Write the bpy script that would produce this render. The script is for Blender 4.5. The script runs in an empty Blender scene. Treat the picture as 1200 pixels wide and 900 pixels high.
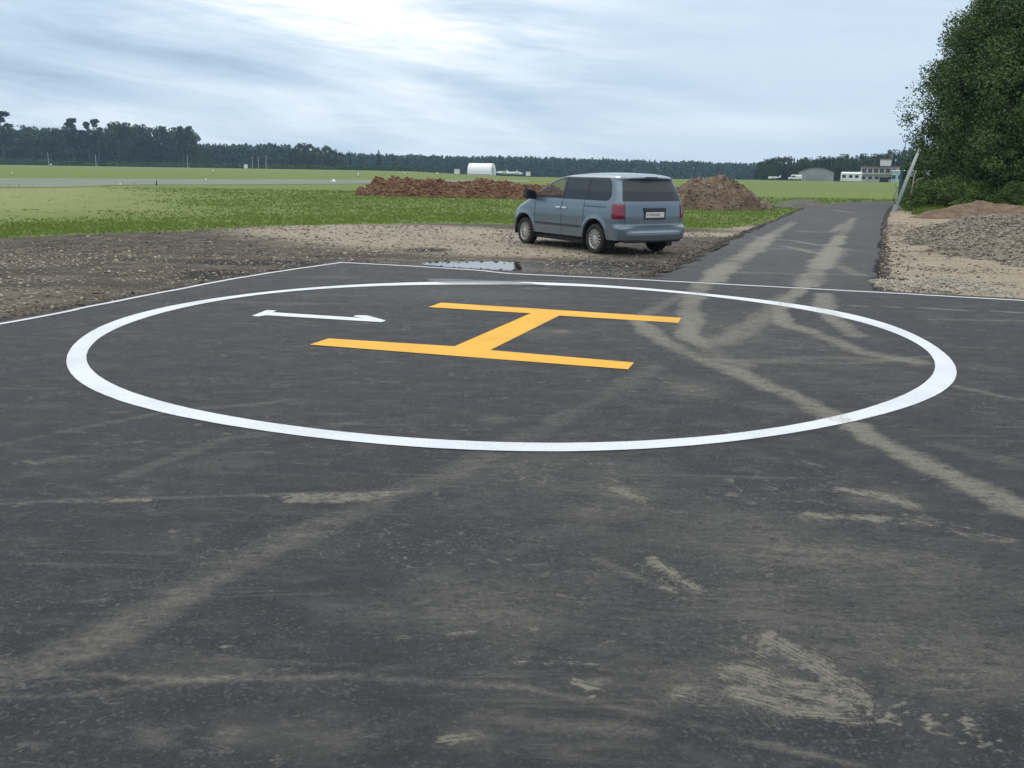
import bpy, math, random
import numpy as np
from mathutils import Matrix, Vector
R = math.radians
random.seed(7); rng = np.random.default_rng(7)
scene = bpy.context.scene
col = scene.collection
PI = math.pi

# ------------------------------------------------------------------ camera
F, PIT, ROL, H = 1065.57, 0.2308, 0.0156, 1.75
cp, sp, cr, sr = math.cos(PIT), math.sin(PIT), math.cos(ROL), math.sin(ROL)
def ray(px, py):
    x = px - 600.0; y = 450.0 - py
    x, y = cr*x - sr*y, sr*x + cr*y
    return np.array([x, F*cp + y*sp, -F*sp + y*cp])
def G(px, py, z=0.0):
    r = ray(px, py); t = (z - H)/r[2]
    return np.array([r[0]*t, r[1]*t])
def GP(pts, z=0.0): return np.array([G(a, b, z) for a, b in pts])
def AT(px, d, z=0.0):
    """point on the ground in the direction of picture column px (near the horizon), d metres away along y"""
    hy = 190.2 + 0.01555*px
    r = ray(px, hy)
    return np.array([r[0]/r[1]*d, d, z])
cam = bpy.data.cameras.new('camera'); co = bpy.data.objects.new('camera', cam); col.objects.link(co)
cam.sensor_width = 36; cam.lens = 36*F/1200; cam.clip_end = 6000; cam.clip_start = .05
right = Vector((cr, sr*sp, sr*cp)); up = Vector((-sr, cr*sp, cr*cp)); fw = Vector((0, cp, -sp))
m = Matrix((right, up, -fw)).transposed().to_4x4(); m.translation = (0, 0, H); co.matrix_world = m
scene.camera = co

# ------------------------------------------------------------------ helpers
def tag(o, label=None, cat=None, group=None, kind=None):
    if label: o['label'] = label
    if cat: o['category'] = cat
    if group: o['group'] = group
    if kind: o['kind'] = kind
    return o
def empty(name, loc=(0, 0, 0), rz=0.0, **k):
    o = bpy.data.objects.new(name, None); col.objects.link(o)
    o.location = tuple(loc); o.rotation_euler = (0, 0, rz); o.empty_display_size = .3
    return tag(o, **k)
def mesh_obj(name, V, Fc, mat, parent=None, smooth=False, attrs=None, **k):
    me = bpy.data.meshes.new(name)
    V = np.asarray(V, dtype=np.float32)
    if isinstance(Fc, np.ndarray):
        n, w = Fc.shape
        me.vertices.add(len(V)); me.vertices.foreach_set('co', V.ravel())
        me.loops.add(n*w); me.loops.foreach_set('vertex_index', Fc.astype(np.int32).ravel())
        me.polygons.add(n); me.polygons.foreach_set('loop_start', np.arange(0, n*w, w, dtype=np.int32))
        me.update(calc_edges=True)
    else:
        me.from_pydata([tuple(map(float, v)) for v in V], [], [tuple(f) for f in Fc]); me.update()
    if attrs:
        for a, d in attrs.items():
            at = me.attributes.new(a, 'FLOAT', 'POINT'); at.data.foreach_set('value', np.asarray(d, dtype=np.float32))
    me.materials.append(mat)
    if smooth: me.polygons.foreach_set('use_smooth', [True]*len(me.polygons))
    o = bpy.data.objects.new(name, me); col.objects.link(o)
    if parent: o.parent = parent
    return tag(o, **k)
class MB:
    def __init__(s): s.v = []; s.f = []
    def add(s, V, Fc):
        b = len(s.v); s.v += [tuple(map(float, p)) for p in V]; s.f += [tuple(b+i for i in f) for f in Fc]; return s
    def box(s, x0, x1, y0, y1, z0, z1, bev=0):
        if bev <= 0:
            V = [(x, y, z) for z in (z0, z1) for x, y in ((x0, y0), (x1, y0), (x1, y1), (x0, y1))]
            return s.add(V, [(3, 2, 1, 0), (4, 5, 6, 7), (0, 1, 5, 4), (1, 2, 6, 5), (2, 3, 7, 6), (3, 0, 4, 7)])
        b = bev; V = []
        for z, i in ((z0, b), (z0+b, 0), (z1-b, 0), (z1, b)):
            c = [(x0+i+b, y0+i), (x1-i-b, y0+i), (x1-i, y0+i+b), (x1-i, y1-i-b), (x1-i-b, y1-i), (x0+i+b, y1-i), (x0+i, y1-i-b), (x0+i, y0+i+b)]
            V += [(x, y, z) for x, y in c]
        Fc = [tuple(range(7, -1, -1)), tuple(range(24, 32))]
        for k in range(3):
            for i in range(8): j = (i+1) % 8; Fc.append((k*8+i, k*8+j, k*8+8+j, k*8+8+i))
        return s.add(V, Fc)
    def tube(s, pts, rad, n=8):
        pts = [Vector(p) for p in pts]
        if not isinstance(rad, (list, tuple)): rad = [rad]*len(pts)
        V = []
        for i, p in enumerate(pts):
            d = (pts[min(i+1, len(pts)-1)] - pts[max(i-1, 0)]).normalized()
            a = d.cross(Vector((0, 0, 1)) if abs(d.z) < .9 else Vector((1, 0, 0))).normalized(); b = d.cross(a)
            for k in range(n):
                t = 2*PI*k/n; V.append(p + a*math.cos(t)*rad[i] + b*math.sin(t)*rad[i])
        Fc = [tuple(range(n)), tuple(range(len(V)-1, len(V)-n-1, -1))]
        for i in range(len(pts)-1):
            for k in range(n): j = (k+1) % n; Fc.append((i*n+k, i*n+n+k, i*n+n+j, i*n+j))
        return s.add(V, Fc)
    def build(s, name, mat, parent=None, smooth=False, **k): return mesh_obj(name, s.v, s.f, mat, parent, smooth, **k)

def _h(ix, iy, s):
    v = np.sin(ix*127.1 + iy*311.7 + s*74.7)*43758.5453
    return v - np.floor(v)
def vn(x, y, s=0):
    ix, iy = np.floor(x), np.floor(y); fx, fy = x-ix, y-iy
    fx = fx*fx*(3-2*fx); fy = fy*fy*(3-2*fy)
    a, b, c, d = _h(ix, iy, s), _h(ix+1, iy, s), _h(ix, iy+1, s), _h(ix+1, iy+1, s)
    return (a*(1-fx)+b*fx)*(1-fy) + (c*(1-fx)+d*fx)*fy
def fbm(x, y, s=0, o=4):
    r = 0; a = .5; t = 0
    for i in range(o): r = r + a*vn(x*2**i, y*2**i, s+i*3.1); t += a; a *= .55
    return r/t
def sstep(a, b, x): t = np.clip((x-a)/(b-a), 0, 1); return t*t*(3-2*t)
def segdist(X, Y, a, b):
    d = b-a; L = max(d@d, 1e-9); t = np.clip(((X-a[0])*d[0]+(Y-a[1])*d[1])/L, 0, 1)
    return np.hypot(X-a[0]-t*d[0], Y-a[1]-t*d[1])
def polysd(X, Y, P):
    """signed distance to polygon, positive inside"""
    ins = np.zeros(X.shape, bool); D = np.full(X.shape, 1e9)
    for i in range(len(P)):
        a, b = P[i], P[(i+1) % len(P)]
        D = np.minimum(D, segdist(X, Y, a, b))
        c = ((a[1] > Y) != (b[1] > Y)) & (X < (b[0]-a[0])*(Y-a[1])/((b[1]-a[1]) or 1e-9) + a[0]); ins ^= c
    return np.where(ins, D, -D)
def gridfaces(nx, ny):
    i = np.arange((ny-1)*nx).reshape(ny-1, nx)[:, :-1].ravel()
    return np.stack([i, i+1, i+nx+1, i+nx], 1)

# ------------------------------------------------------------------ materials
class NT:
    def __init__(s, name):
        s.m = bpy.data.materials.new(name); s.m.use_nodes = True; s.t = s.m.node_tree; s.n = s.t.nodes; s.l = s.t.links
        s.b = s.n['Principled BSDF']
    def N(s, typ, **k):
        n = s.n.new(typ)
        for a, v in k.items():
            if hasattr(n, a): setattr(n, a, v)
        return n
    def L(s, a, b): s.l.new(a, b)
    def noise(s, scale, detail=4, rough=.55, vec=None, dist=0):
        n = s.N('ShaderNodeTexNoise'); n.inputs['Scale'].default_value = scale; n.inputs['Detail'].default_value = detail
        n.inputs['Roughness'].default_value = rough; n.inputs['Distortion'].default_value = dist
        if vec is not None: s.L(vec, n.inputs['Vector'])
        return n.outputs['Fac']
    def pos(s, sc=(1, 1, 1), rot=0, loc=(0, 0, 0), obj=False):
        if obj:
            g = s.N('ShaderNodeTexCoord').outputs['Object']
        else: g = s.N('ShaderNodeNewGeometry').outputs['Position']
        mp = s.N('ShaderNodeMapping'); mp.inputs['Scale'].default_value = sc; mp.inputs['Rotation'].default_value = (0, 0, rot); mp.inputs['Location'].default_value = loc
        s.L(g, mp.inputs['Vector']); return mp.outputs[0]
    def math(s, op, a, b=0.0, c=None):
        n = s.N('ShaderNodeMath'); n.operation = op
        for i, v in enumerate((a, b, c)):
            if v is None: continue
            if isinstance(v, (int, float)): n.inputs[i].default_value = v
            else: s.L(v, n.inputs[i])
        return n.outputs[0]
    def mr(s, v, a, b, c=0.0, d=1.0, smooth=True):
        n = s.N('ShaderNodeMapRange'); n.interpolation_type = 'SMOOTHSTEP' if smooth else 'LINEAR'
        s.L(v, n.inputs[0])
        for i, q in enumerate((a, b, c, d)): n.inputs[i+1].default_value = q
        return n.outputs[0]
    def mix(s, f, a, b):
        n = s.N('ShaderNodeMix'); n.data_type = 'RGBA'
        for sock, v in ((n.inputs[0], f), (n.inputs[6], a), (n.inputs[7], b)):
            if isinstance(v, (int, float)): sock.default_value = v
            elif isinstance(v, tuple): sock.default_value = (*v[:3], 1)
            else: s.L(v, sock)
        return n.outputs[2]
    def attr(s, name):
        n = s.N('ShaderNodeAttribute'); n.attribute_name = name; return n.outputs['Fac']
    def bump(s, h, st=.3, d=.02):
        n = s.N('ShaderNodeBump'); n.inputs['Strength'].default_value = st; n.inputs['Distance'].default_value = d
        s.L(h, n.inputs['Height']); s.L(n.outputs[0], s.b.inputs['Normal'])
    def col(s, c):
        if isinstance(c, tuple): s.b.inputs['Base Color'].default_value = (*c[:3], 1)
        else: s.L(c, s.b.inputs['Base Color'])
        return s
    def set(s, **k):
        for a, v in k.items():
            i = s.b.inputs[a.replace('_', ' ')]
            if isinstance(v, (int, float)): i.default_value = v
            else: s.L(v, i)
        return s
def simple(name, c, rough=.6, var=.15, scale=3, metal=0, spec=.5, bump=0):
    t = NT(name); n = t.noise(scale, 4, .6, t.pos(obj=True))
    d = tuple(x*(1-var) for x in c); e = tuple(min(1, x*(1+var)) for x in c)
    t.col(t.mix(n, d, e)).set(Roughness=rough, Metallic=metal); t.b.inputs['Specular IOR Level'].default_value = spec
    if bump: t.bump(t.noise(scale*8, 3, .6, t.pos(obj=True)), bump, .02)
    return t.m

# asphalt with dust, driven by the painted 'dust' attribute and world-space noise
def asphalt_mat(name, base=(.025, .027, .031), light=(.050, .053, .059)):
    t = NT(name)
    P0 = t.pos()
    agg = t.noise(150, 3, .9, P0); agg2 = t.noise(60, 4, .85, P0); big = t.noise(.55, 6, .62, P0, .4); mid = t.noise(3.2, 7, .68, t.pos((1, 1.7, 1), rot=R(14)), .5)
    bl = t.noise(1.5, 6, .6, t.pos((1, 1.5, 1), rot=R(-20), loc=(7, 3, 0)), .8); fine = t.noise(34, 5, .8, P0); grit = t.noise(160, 3, .85, P0)
    v = t.N('ShaderNodeTexVoronoi'); v.inputs['Scale'].default_value = 85; t.L(P0, v.inputs['Vector']); vs = t.N('ShaderNodeSeparateColor'); t.L(v.outputs['Color'], vs.inputs[0])
    c = t.mix(t.mr(agg, .36, .64), tuple(x*.75 for x in base), tuple(x*1.2 for x in light))
    c = t.mix(t.mr(vs.outputs[0], .80, 1.0, 0, .6), c, (.15, .15, .145)); c = t.mix(t.mr(vs.outputs[1], .75, 1.0, 0, .7), c, (.018, .019, .022))
    c = t.mix(t.mr(agg2, .36, .52, .55, 0), c, tuple(x*.45 for x in base))
    c = t.mix(t.mr(big, .40, .62, 0, .55), c, (.038, .041, .046))
    c = t.mix(t.mr(bl, .50, .68, 0, .42), c, (.070, .065, .058))
    c = t.mix(t.mr(mid, .50, .68, 0, .45), c, (.105, .104, .098))
    c = t.mix(t.mr(mid, .48, .34, 0, .5), c, tuple(x*.62 for x in base))
    c = t.mix(t.mr(agg2, .60, .74, 0, .5), c, (.13, .13, .125))
    d = t.attr('dust')
    st = t.noise(7, 7, .75, t.pos((1, 2.6, 1), rot=R(18)), .7)
    tex = t.math('ADD', t.math('MULTIPLY', t.mr(st, .34, .66), .55), t.math('MULTIPLY', t.mr(fine, .36, .66), .45))
    dm = t.math('MULTIPLY', d, t.math('ADD', t.math('MULTIPLY', tex, 1.55), .10))
    dm = t.math('MULTIPLY', t.mr(dm, .04, .85, 0, .88, smooth=False), t.mr(grit, .30, .58, .55, 1))
    c = t.mix(dm, c, (.285, .27, .215))
    # faint all-over film of dried mud: flecks and wisps
    fl = t.math('MULTIPLY', t.mr(t.math('ADD', t.math('MULTIPLY', fine, .5), t.math('MULTIPLY', st, .5)), .54, .66), t.mr(bl, .44, .62, .10, .8))
    c = t.mix(t.math('MULTIPLY', fl, .42), c, (.20, .185, .15))
    fk = t.math('MULTIPLY', t.mr(t.noise(10, 7, .72, t.pos((1, 1.4, 1), rot=R(-8), loc=(3, 9, 0)), .9), .56, .66), t.mr(t.noise(1.1, 4, .6, t.pos(loc=(5, 1, 0))), .46, .62))
    c = t.mix(t.math('MULTIPLY', fk, .75), c, (.23, .21, .17))
    f2 = t.math('MULTIPLY', t.mr(t.noise(3.5, 8, .75, t.pos((1, 2.4, 1), rot=R(28), loc=(1, 4, 0)), 1.2), .55, .66), t.mr(fine, .40, .60))
    c = t.mix(t.math('MULTIPLY', f2, .55), c, (.20, .185, .155))
    f3 = t.mr(t.noise(2.2, 8, .7, t.pos((.25, 3.2, 1), rot=R(-24), loc=(2, 8, 0)), .5), .58, .68)
    c = t.mix(t.math('MULTIPLY', f3, .38), c, (.17, .16, .14))
    # scraped mud, streaked along the direction it was dragged
    cx = t.N('ShaderNodeCombineXYZ'); t.L(t.math('MULTIPLY', t.attr('su'), 5.0), cx.inputs[0]); t.L(t.math('MULTIPLY', t.attr('sv'), 75.0), cx.inputs[1])
    sn = t.noise(1, 5, .75, cx.outputs[0], .5); sn2 = t.noise(16, 5, .8, P0)
    scm = t.math('ADD', t.attr('scr'), t.math('ADD', t.math('MULTIPLY', t.math('SUBTRACT', sn, .5), 2.6), t.math('MULTIPLY', t.math('SUBTRACT', sn2, .5), 2.4)))
    scm = t.math('MULTIPLY', t.mr(scm, .55, 1.15, 0, .85), t.mr(t.attr('scr'), .02, .35))
    scm = t.math('MULTIPLY', scm, t.mr(grit, .34, .56, .45, 1))
    c = t.mix(scm, c, (.33, .305, .235))
    w = t.attr('wet')
    c = t.mix(t.math('MULTIPLY', w, .75), c, (.010, .011, .013))
    t.col(c)
    t.set(Roughness=t.math('SUBTRACT', .80, t.math('MULTIPLY', w, .6))); t.b.inputs['Specular IOR Level'].default_value = .42
    t.bump(t.math('ADD', agg, t.math('ADD', t.math('MULTIPLY', agg2, 1.2), t.math('MULTIPLY', vs.outputs[0], .5))), 1.0, .012)
    return t.m
M = {}
M['asphalt'] = asphalt_mat('asphalt')
M['road'] = asphalt_mat('road_asphalt', (.042, .044, .049), (.078, .080, .085))

def ground_mat():
    t = NT('ground')
    # grass
    a = t.noise(.09, 5, .6, t.pos((1, 1.6, 1))); b = t.noise(1.6, 5, .7, t.pos()); c3 = t.noise(14, 4, .7, t.pos()); f = t.noise(.016, 4, .6, t.pos((1, 2.5, 1)))
    g = t.mix(t.mr(b, .3, .7), (.100, .150, .026), (.145, .20, .042))
    g = t.mix(t.mr(a, .40, .68, 0, .7), g, (.135, .165, .048))
    g = t.mix(t.mr(f, .45, .7, 0, .6), g, (.13, .155, .055))
    g = t.mix(t.mr(c3, .58, .8, 0, .5), g, (.055, .085, .018))
    p = t.mr(t.math('ADD', t.attr('pale'), t.math('MULTIPLY', t.math('SUBTRACT', t.noise(.6, 5, .7, t.pos((.6, 2, 1))), .5), .9)), .2, .8, 0, .9)
    g = t.mix(p, g, (.235, .26, .10))
    # gravel
    v = t.N('ShaderNodeTexVoronoi'); v.inputs['Scale'].default_value = 26; t.L(t.pos(), v.inputs['Vector'])
    sx = t.N('ShaderNodeSeparateColor'); t.L(v.outputs['Color'], sx.inputs[0])
    n1 = t.noise(.7, 5, .65, t.pos((1, 1.8, 1))); n2 = t.noise(7, 5, .75, t.pos())
    gr = t.mix(t.mr(sx.outputs[0], .1, .95), (.065, .053, .041), (.20, .175, .135))
    gr = t.mix(t.mr(n1, .36, .60, 0, .9), gr, (.060, .048, .038))
    gr = t.mix(t.mr(n2, .5, .75, 0, .5), gr, (.05, .043, .036))
    tan = t.attr('tan')
    gr = t.mix(t.mr(t.math('ADD', tan, t.math('MULTIPLY', t.math('SUBTRACT', n2, .5), .8)), .3, .9, 0, .9), gr, t.mix(sx.outputs[1], (.27, .225, .165), (.42, .365, .28)))
    sand = t.attr('sand')
    sc = t.mix(t.mr(t.noise(30, 5, .85, t.pos()), .42, .58), (.25, .205, .145), (.40, .345, .26))
    sc = t.mix(t.mr(t.noise(1.1, 5, .7, t.pos((.6, 2.2, 1), rot=R(-10))), .5, .68, 0, .75), sc, (.17, .125, .08))
    gr = t.mix(sand, gr, sc)
    tar = t.attr('tar')
    gr = t.mix(t.mr(t.math('ADD', tar, t.math('MULTIPLY', t.math('SUBTRACT', n2, .5), 1.0)), .35, .65), gr, (.022, .022, .024))
    k = t.mr(t.math('ADD', t.attr('bare'), t.math('MULTIPLY', t.math('SUBTRACT', t.noise(1.2, 6, .75, t.pos((.7, 1.5, 1))), .5), .7)), .40, .6)
    t.col(t.mix(k, g, gr))
    t.set(Roughness=t.math('SUBTRACT', .95, t.math('MULTIPLY', t.attr('wet'), .45)))
    t.b.inputs['Specular IOR Level'].default_value = .25
    t.bump(t.math('ADD', n2, c3), .8, .05)
    return t.m
M['ground'] = ground_mat()

# ------------------------------------------------------------------ world + sun
w = bpy.data.worlds.new('World'); scene.world = w; w.use_nodes = True
wt = w.node_tree; wn = wt.nodes; wl = wt.links
class WT(NT):
    def __init__(s): s.t = wt; s.n = wn; s.l = wl
W = WT()
SUN_EL, SUN_AZ = R(48), R(-14)     # azimuth from +y, positive to +x
sky = wn.new('ShaderNodeTexSky'); sky.sky_type = 'NISHITA'; sky.sun_disc = False
sky.sun_elevation = SUN_EL; sky.sun_rotation = SUN_AZ; sky.air_density = 1.0; sky.dust_density = 2.0
tc = wn.new('ShaderNodeTexCoord'); sep = wn.new('ShaderNodeSeparateXYZ'); wl.new(tc.outputs['Generated'], sep.inputs[0])
az = W.math('ARCTAN2', sep.outputs[0], sep.outputs[1]); el = W.math('ARCSINE', sep.outputs[2])
def wvec(ka, ke, sl=0, z=0):
    c = wn.new('ShaderNodeCombineXYZ')
    wl.new(W.math('MULTIPLY', az, ka), c.inputs[0]); wl.new(W.math('ADD', W.math('MULTIPLY', el, ke), W.math('MULTIPLY', az, sl)), c.inputs[1]); c.inputs[2].default_value = z
    return c.outputs[0]
c1 = W.noise(1, 5, .5, wvec(2.6, 17, 2.0, 3.3), .6); c2 = W.noise(1, 7, .62, wvec(7, 50, 4, 8.1), .9); c3 = W.noise(1, 4, .5, wvec(1.4, 8, 0, 1.0))
cl = W.math('ADD', W.math('MULTIPLY', c1, .62), W.math('ADD', W.math('MULTIPLY', c2, .20), W.math('MULTIPLY', c3, .18)))
def blob(a0, e0, sa, se, sl=0.0):
    x = W.math('DIVIDE', W.math('SUBTRACT', az, a0), sa)
    y = W.math('DIVIDE', W.math('SUBTRACT', W.math('ADD', el, W.math('MULTIPLY', az, sl)), e0), se)
    q = W.math('ADD', W.math('MULTIPLY', x, x), W.math('MULTIPLY', y, y))
    return W.math('EXPONENT', W.math('MULTIPLY', q, -1))
# cloud brightness (linear radiance): deck with darker bands and brighter thin places
def AE(px, py):
    r = ray(px, py); return math.atan2(r[0], r[1]), math.asin(r[2]/np.linalg.norm(r))
contrast = W.mr(az, -.05, .28, 1.0, .22)
base = W.math('ADD', .72, W.math('MULTIPLY', W.math('MULTIPLY', W.math('SUBTRACT', cl, .49), 1.55), contrast))
a0, e0 = AE(440, 42); b1 = blob(a0-.02, e0+.004, .15, .032, .12)
a1, e1 = AE(900, 145); b2 = blob(a1, e1, .13, .014, 0)
a2, e2 = AE(330, 95); b3 = blob(a2, e2, .26, .016, .06)
a4, e4 = AE(60, 45); b4 = blob(a4, e4, .16, .05, 0)
bb = W.math('MULTIPLY', b1, W.mr(W.math('ADD', W.math('MULTIPLY', c1, .6), W.math('MULTIPLY', c2, .4)), .32, .60, .40, 1.0))
base = W.math('ADD', base, W.math('MULTIPLY', bb, .80))
base = W.math('ADD', base, W.math('MULTIPLY', b2, .10))
base = W.math('SUBTRACT', base, W.math('MULTIPLY', b3, .13))
base = W.math('SUBTRACT', base, W.math('MULTIPLY', b4, .10))
base = W.math('ADD', base, W.mr(el, .18, 1.1, 0, .85))
base = W.math('MAXIMUM', base, .25)
tint = W.mix(W.mr(base, .50, 1.15), (.72, .96, 1.23), (1.0, 1.03, 1.03))
tint = W.mix(W.mr(el, .2, .7, 0, .7), tint, (.98, 1.0, 1.04))
vm = wn.new('ShaderNodeVectorMath'); vm.operation = 'SCALE'; wl.new(tint, vm.inputs[0]); wl.new(W.math('MULTIPLY', base, 10.0), vm.inputs['Scale'])
mixn = W.mix(.95, sky.outputs[0], vm.outputs[0])
bg = wn['Background']; wl.new(mixn, bg.inputs[0]); bg.inputs[1].default_value = .1
sl_ = bpy.data.lights.new('sun', 'SUN'); sl_.energy = .7; sl_.angle = R(18); sl_.color = (1, .96, .9)
so = bpy.data.objects.new('sun', sl_); col.objects.link(so)
sd = Vector((math.sin(SUN_AZ)*math.cos(SUN_EL), math.cos(SUN_AZ)*math.cos(SUN_EL), math.sin(SUN_EL)))
so.rotation_euler = sd.to_track_quat('Z', 'Y').to_euler()
scene.view_settings.view_transform = 'Standard'; scene.view_settings.look = 'None'; scene.view_settings.exposure = .12; scene.view_settings.gamma = 1

# ------------------------------------------------------------------ asphalt pad (its own frame: s along the far edge, t towards the camera)
CN = G(398, 308); RT = G(1200, 352); LF = G(0, 380)
e1 = (RT-CN)/np.linalg.norm(RT-CN); e2 = (LF-CN)/np.linalg.norm(LF-CN)
def pad(s, t): return CN + np.multiply.outer(s, e1) + np.multiply.outer(t, e2)
Minv = np.linalg.inv(np.stack([e1, e2], 1))
cs, ct = Minv @ (np.array([0, 0.]) - CN)          # the camera's foot in pad coordinates
def graded(a, b, c, mn, k):
    out = [c]; x = c
    while x < b: x += max(mn, k*(x-c)); out.append(min(x, b))
    x = c; lo = []
    while x > a: x -= max(mn, k*(c-x)); lo.append(max(x, a))
    return np.array(lo[::-1] + out)
S = graded(-.22, 30, cs, .03, .010); T = graded(-.30, 27, ct-2.0, .03, .009)
SS, TT = np.meshgrid(S, T)
XY = CN + SS[..., None]*e1 + TT[..., None]*e2
X, Y = XY[..., 0].ravel(), XY[..., 1].ravel()

dust_lines = [  # (picture points of the track on the ground, width in metres, strength)
 ([(985, 276), (968, 300), (952, 325), (930, 345), (912, 362), (918, 378), (960, 392), (1010, 412), (1075, 424)], .30, .85),
 ([(968, 345), (962, 362), (985, 380), (1002, 393)], .30, .8),
 ([(925, 345), (885, 378), (845, 402)], .38, .45),
 ([(905, 275), (870, 300), (838, 322), (815, 342), (808, 360), (807, 380)], .34, .8),
 ([(805, 372), (808, 392), (826, 405), (842, 420), (868, 428)], .28, .85),
 ([(742, 372), (768, 392), (800, 412), (850, 432), (920, 462), (985, 492), (1040, 520), (1110, 552), (1200, 600)], .27, .74),
 ([(1000, 500), (1080, 545), (1200, 590)], .22, .35),
 ([(800, 345), (765, 365), (742, 378)], .3, .4),
 ([(-40, 818), (100, 752), (200, 700), (300, 650), (420, 600), (560, 540), (640, 500), (700, 470), (770, 430)], .26, .22),
 ([(-40, 800), (100, 760), (260, 680)], .22, .2),
 ([(0, 522), (100, 500), (200, 482), (330, 470)], .10, .26),
 ([(140, 560), (260, 515), (420, 495)], .12, .25),
 ([(-40, 790), (120, 790), (250, 796), (400, 792), (520, 798), (620, 806), (700, 822), (800, 848), (900, 872), (1010, 898), (1060, 915)], .035, .42),
 ([(0, 818), (60, 815), (200, 800), (300, 788)], .03, .4),
 ([(0, 590), (80, 585), (200, 583), (340, 578), (480, 576)], .05, .35),
 ([(960, 357), (1080, 361), (1210, 367)], .09, .75), ([(1090, 374), (1210, 376)], .09, .55),
 ([(870, 424), (960, 418), (1080, 424)], .20, .45), ([(820, 422), (1000, 426), (1090, 418)], .16, .35),
 ([(1120, 452), (1180, 466), (1215, 470)], .14, .5), ([(1100, 520), (1215, 548)], .2, .25),
 ([(700, 655), (780, 690)], .05, .4), ([(560, 835), (640, 850), (760, 860)], .08, .3),
]
dust_spots = [  # (x, y, radius across m, radius along m, strength)
 (805, 456, .22, .28, .8), (580, 492, .10, .10, .55), (1035, 583, .20, .12, .75), (735, 580, .14, .10, .6), (720, 560, .5, .35, .28), (640, 545, .45, .3, .25),
 (690, 802, .04, .03, .9), (450, 410, .15, .2, .35), (590, 418, .35, .15, .5), (640, 390, .3, .3, .4), (662, 388, .08, .1, .6), (510, 380, .2, .2, .25),
 (905, 640, .30, .25, .35), (900, 700, .28, .2, .4), (1000, 660, .3, .2, .3), (1120, 690, .35, .3, .32), (1150, 780, .3, .2, .35), (1040, 760, .3, .25, .3), (840, 610, .25, .2, .3),
 (655, 720, .35, .2, .28), (560, 700, .3, .25, .28), (420, 715, .15, .12, .35), (270, 860, .06, .05, .6), (180, 862, .05, .04, .45), (540, 870, .1, .05, .45), (520, 700, .2, .2, .2),
 (250, 545, .2, .1, .3), (70, 540, .12, .05, .5), (325, 355, .8, .12, .5), (165, 395, .2, .2, .2), (300, 320, .4, .1, .3), (390, 325, .5, .15, .5), (470, 318, .6, .1, .35),
 (120, 430, .15, .15, .3), (350, 640, .3, .2, .2), (250, 770, .2, .1, .3), (690, 880, .2, .08, .3), (840, 820, .2, .1, .35), (870, 800, .25, .15, .3), (390, 880, .15, .1, .3),
 (800, 520, .3, .12, .3), (900, 480, .2, .1, .3), (700, 600, .2, .1, .3), (610, 570, .3, .1, .3), (560, 590, .2, .12, .3), (1060, 470, .2, .15, .35), (1160, 430, .2, .2, .3),
 (700, 625, .9, .5, .17), (960, 760, 1.0, .4, .15), (500, 820, .8, .3, .12), (200, 560, 1.2, .4, .10), (1100, 640, .9, .4, .15), (980, 440, 1.2, .8, .2), (880, 400, 1.0, 1.2, .2), (400, 480, 1.5, .5, .1), (820, 380, 1.0, 1.0, .18)]
scrapes = [  # pale dry mud dragged into streaks
 ([(352, 582), (400, 582), (448, 580)], .09, 1.0), ([(300, 580), (480, 577)], .05, .6), ([(136, 586), (172, 586)], .04, 1.0), ([(60, 587), (130, 588)], .03, .7),
 ([(770, 655), (795, 675), (818, 690)], .05, 1.0), ([(776, 688), (790, 692)], .025, 1.0), ([(760, 660), (820, 695)], .09, .55),
 ([(985, 572), (1040, 582), (1075, 594)], .07, 1.0), ([(950, 603), (1035, 608)], .07, 1.0), ([(940, 606), (1060, 612)], .09, .6), ([(1060, 605), (1100, 618), (1170, 632)], .10, .65),
 ([(905, 748), (950, 772), (995, 800)], .08, .95), ([(870, 790), (920, 805), (985, 812)], .11, .9), ([(880, 760), (940, 790), (1000, 820)], .16, .6), ([(865, 815), (930, 832), (990, 835)], .07, .95), ([(860, 800), (900, 840)], .10, .5),
 ([(720, 574), (755, 586)], .06, .9), ([(700, 565), (760, 590)], .12, .5), ([(660, 573), (690, 577)], .03, .6), ([(672, 798), (702, 806)], .03, 1.0), ([(684, 808), (704, 824)], .008, 1.0),
 ([(30, 540), (50, 543)], .04, .8), ([(70, 536), (110, 534)], .04, .7), ([(600, 773), (700, 778)], .03, .7), ([(790, 812), (830, 822)], .06, .7), ([(600, 545), (640, 560)], .10, .5), ([(690, 540), (740, 575)], .14, .45),
 ([(120, 690), (130, 688)], .03, .5), ([(450, 745), (560, 740)], .05, .5), ([(250, 758), (275, 756)], .02, .8), ([(510, 868), (560, 862)], .04, .8), ([(940, 540), (960, 546)], .04, .7), ([(980, 680), (1020, 690)], .05, .5)]
for k in range(13):   # tread blocks printed in dust
    x0 = 965 + 16*k; y0 = 798 + 4.2*k
    for q in range(3):
        yy = y0 + q*12 + 2*(k % 2); scrapes.append(([(x0+q*4, yy), (x0+q*4+9, yy+7)], .013, 1.05 if (k*3+q) % 4 else .5))
TW = .50
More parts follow.
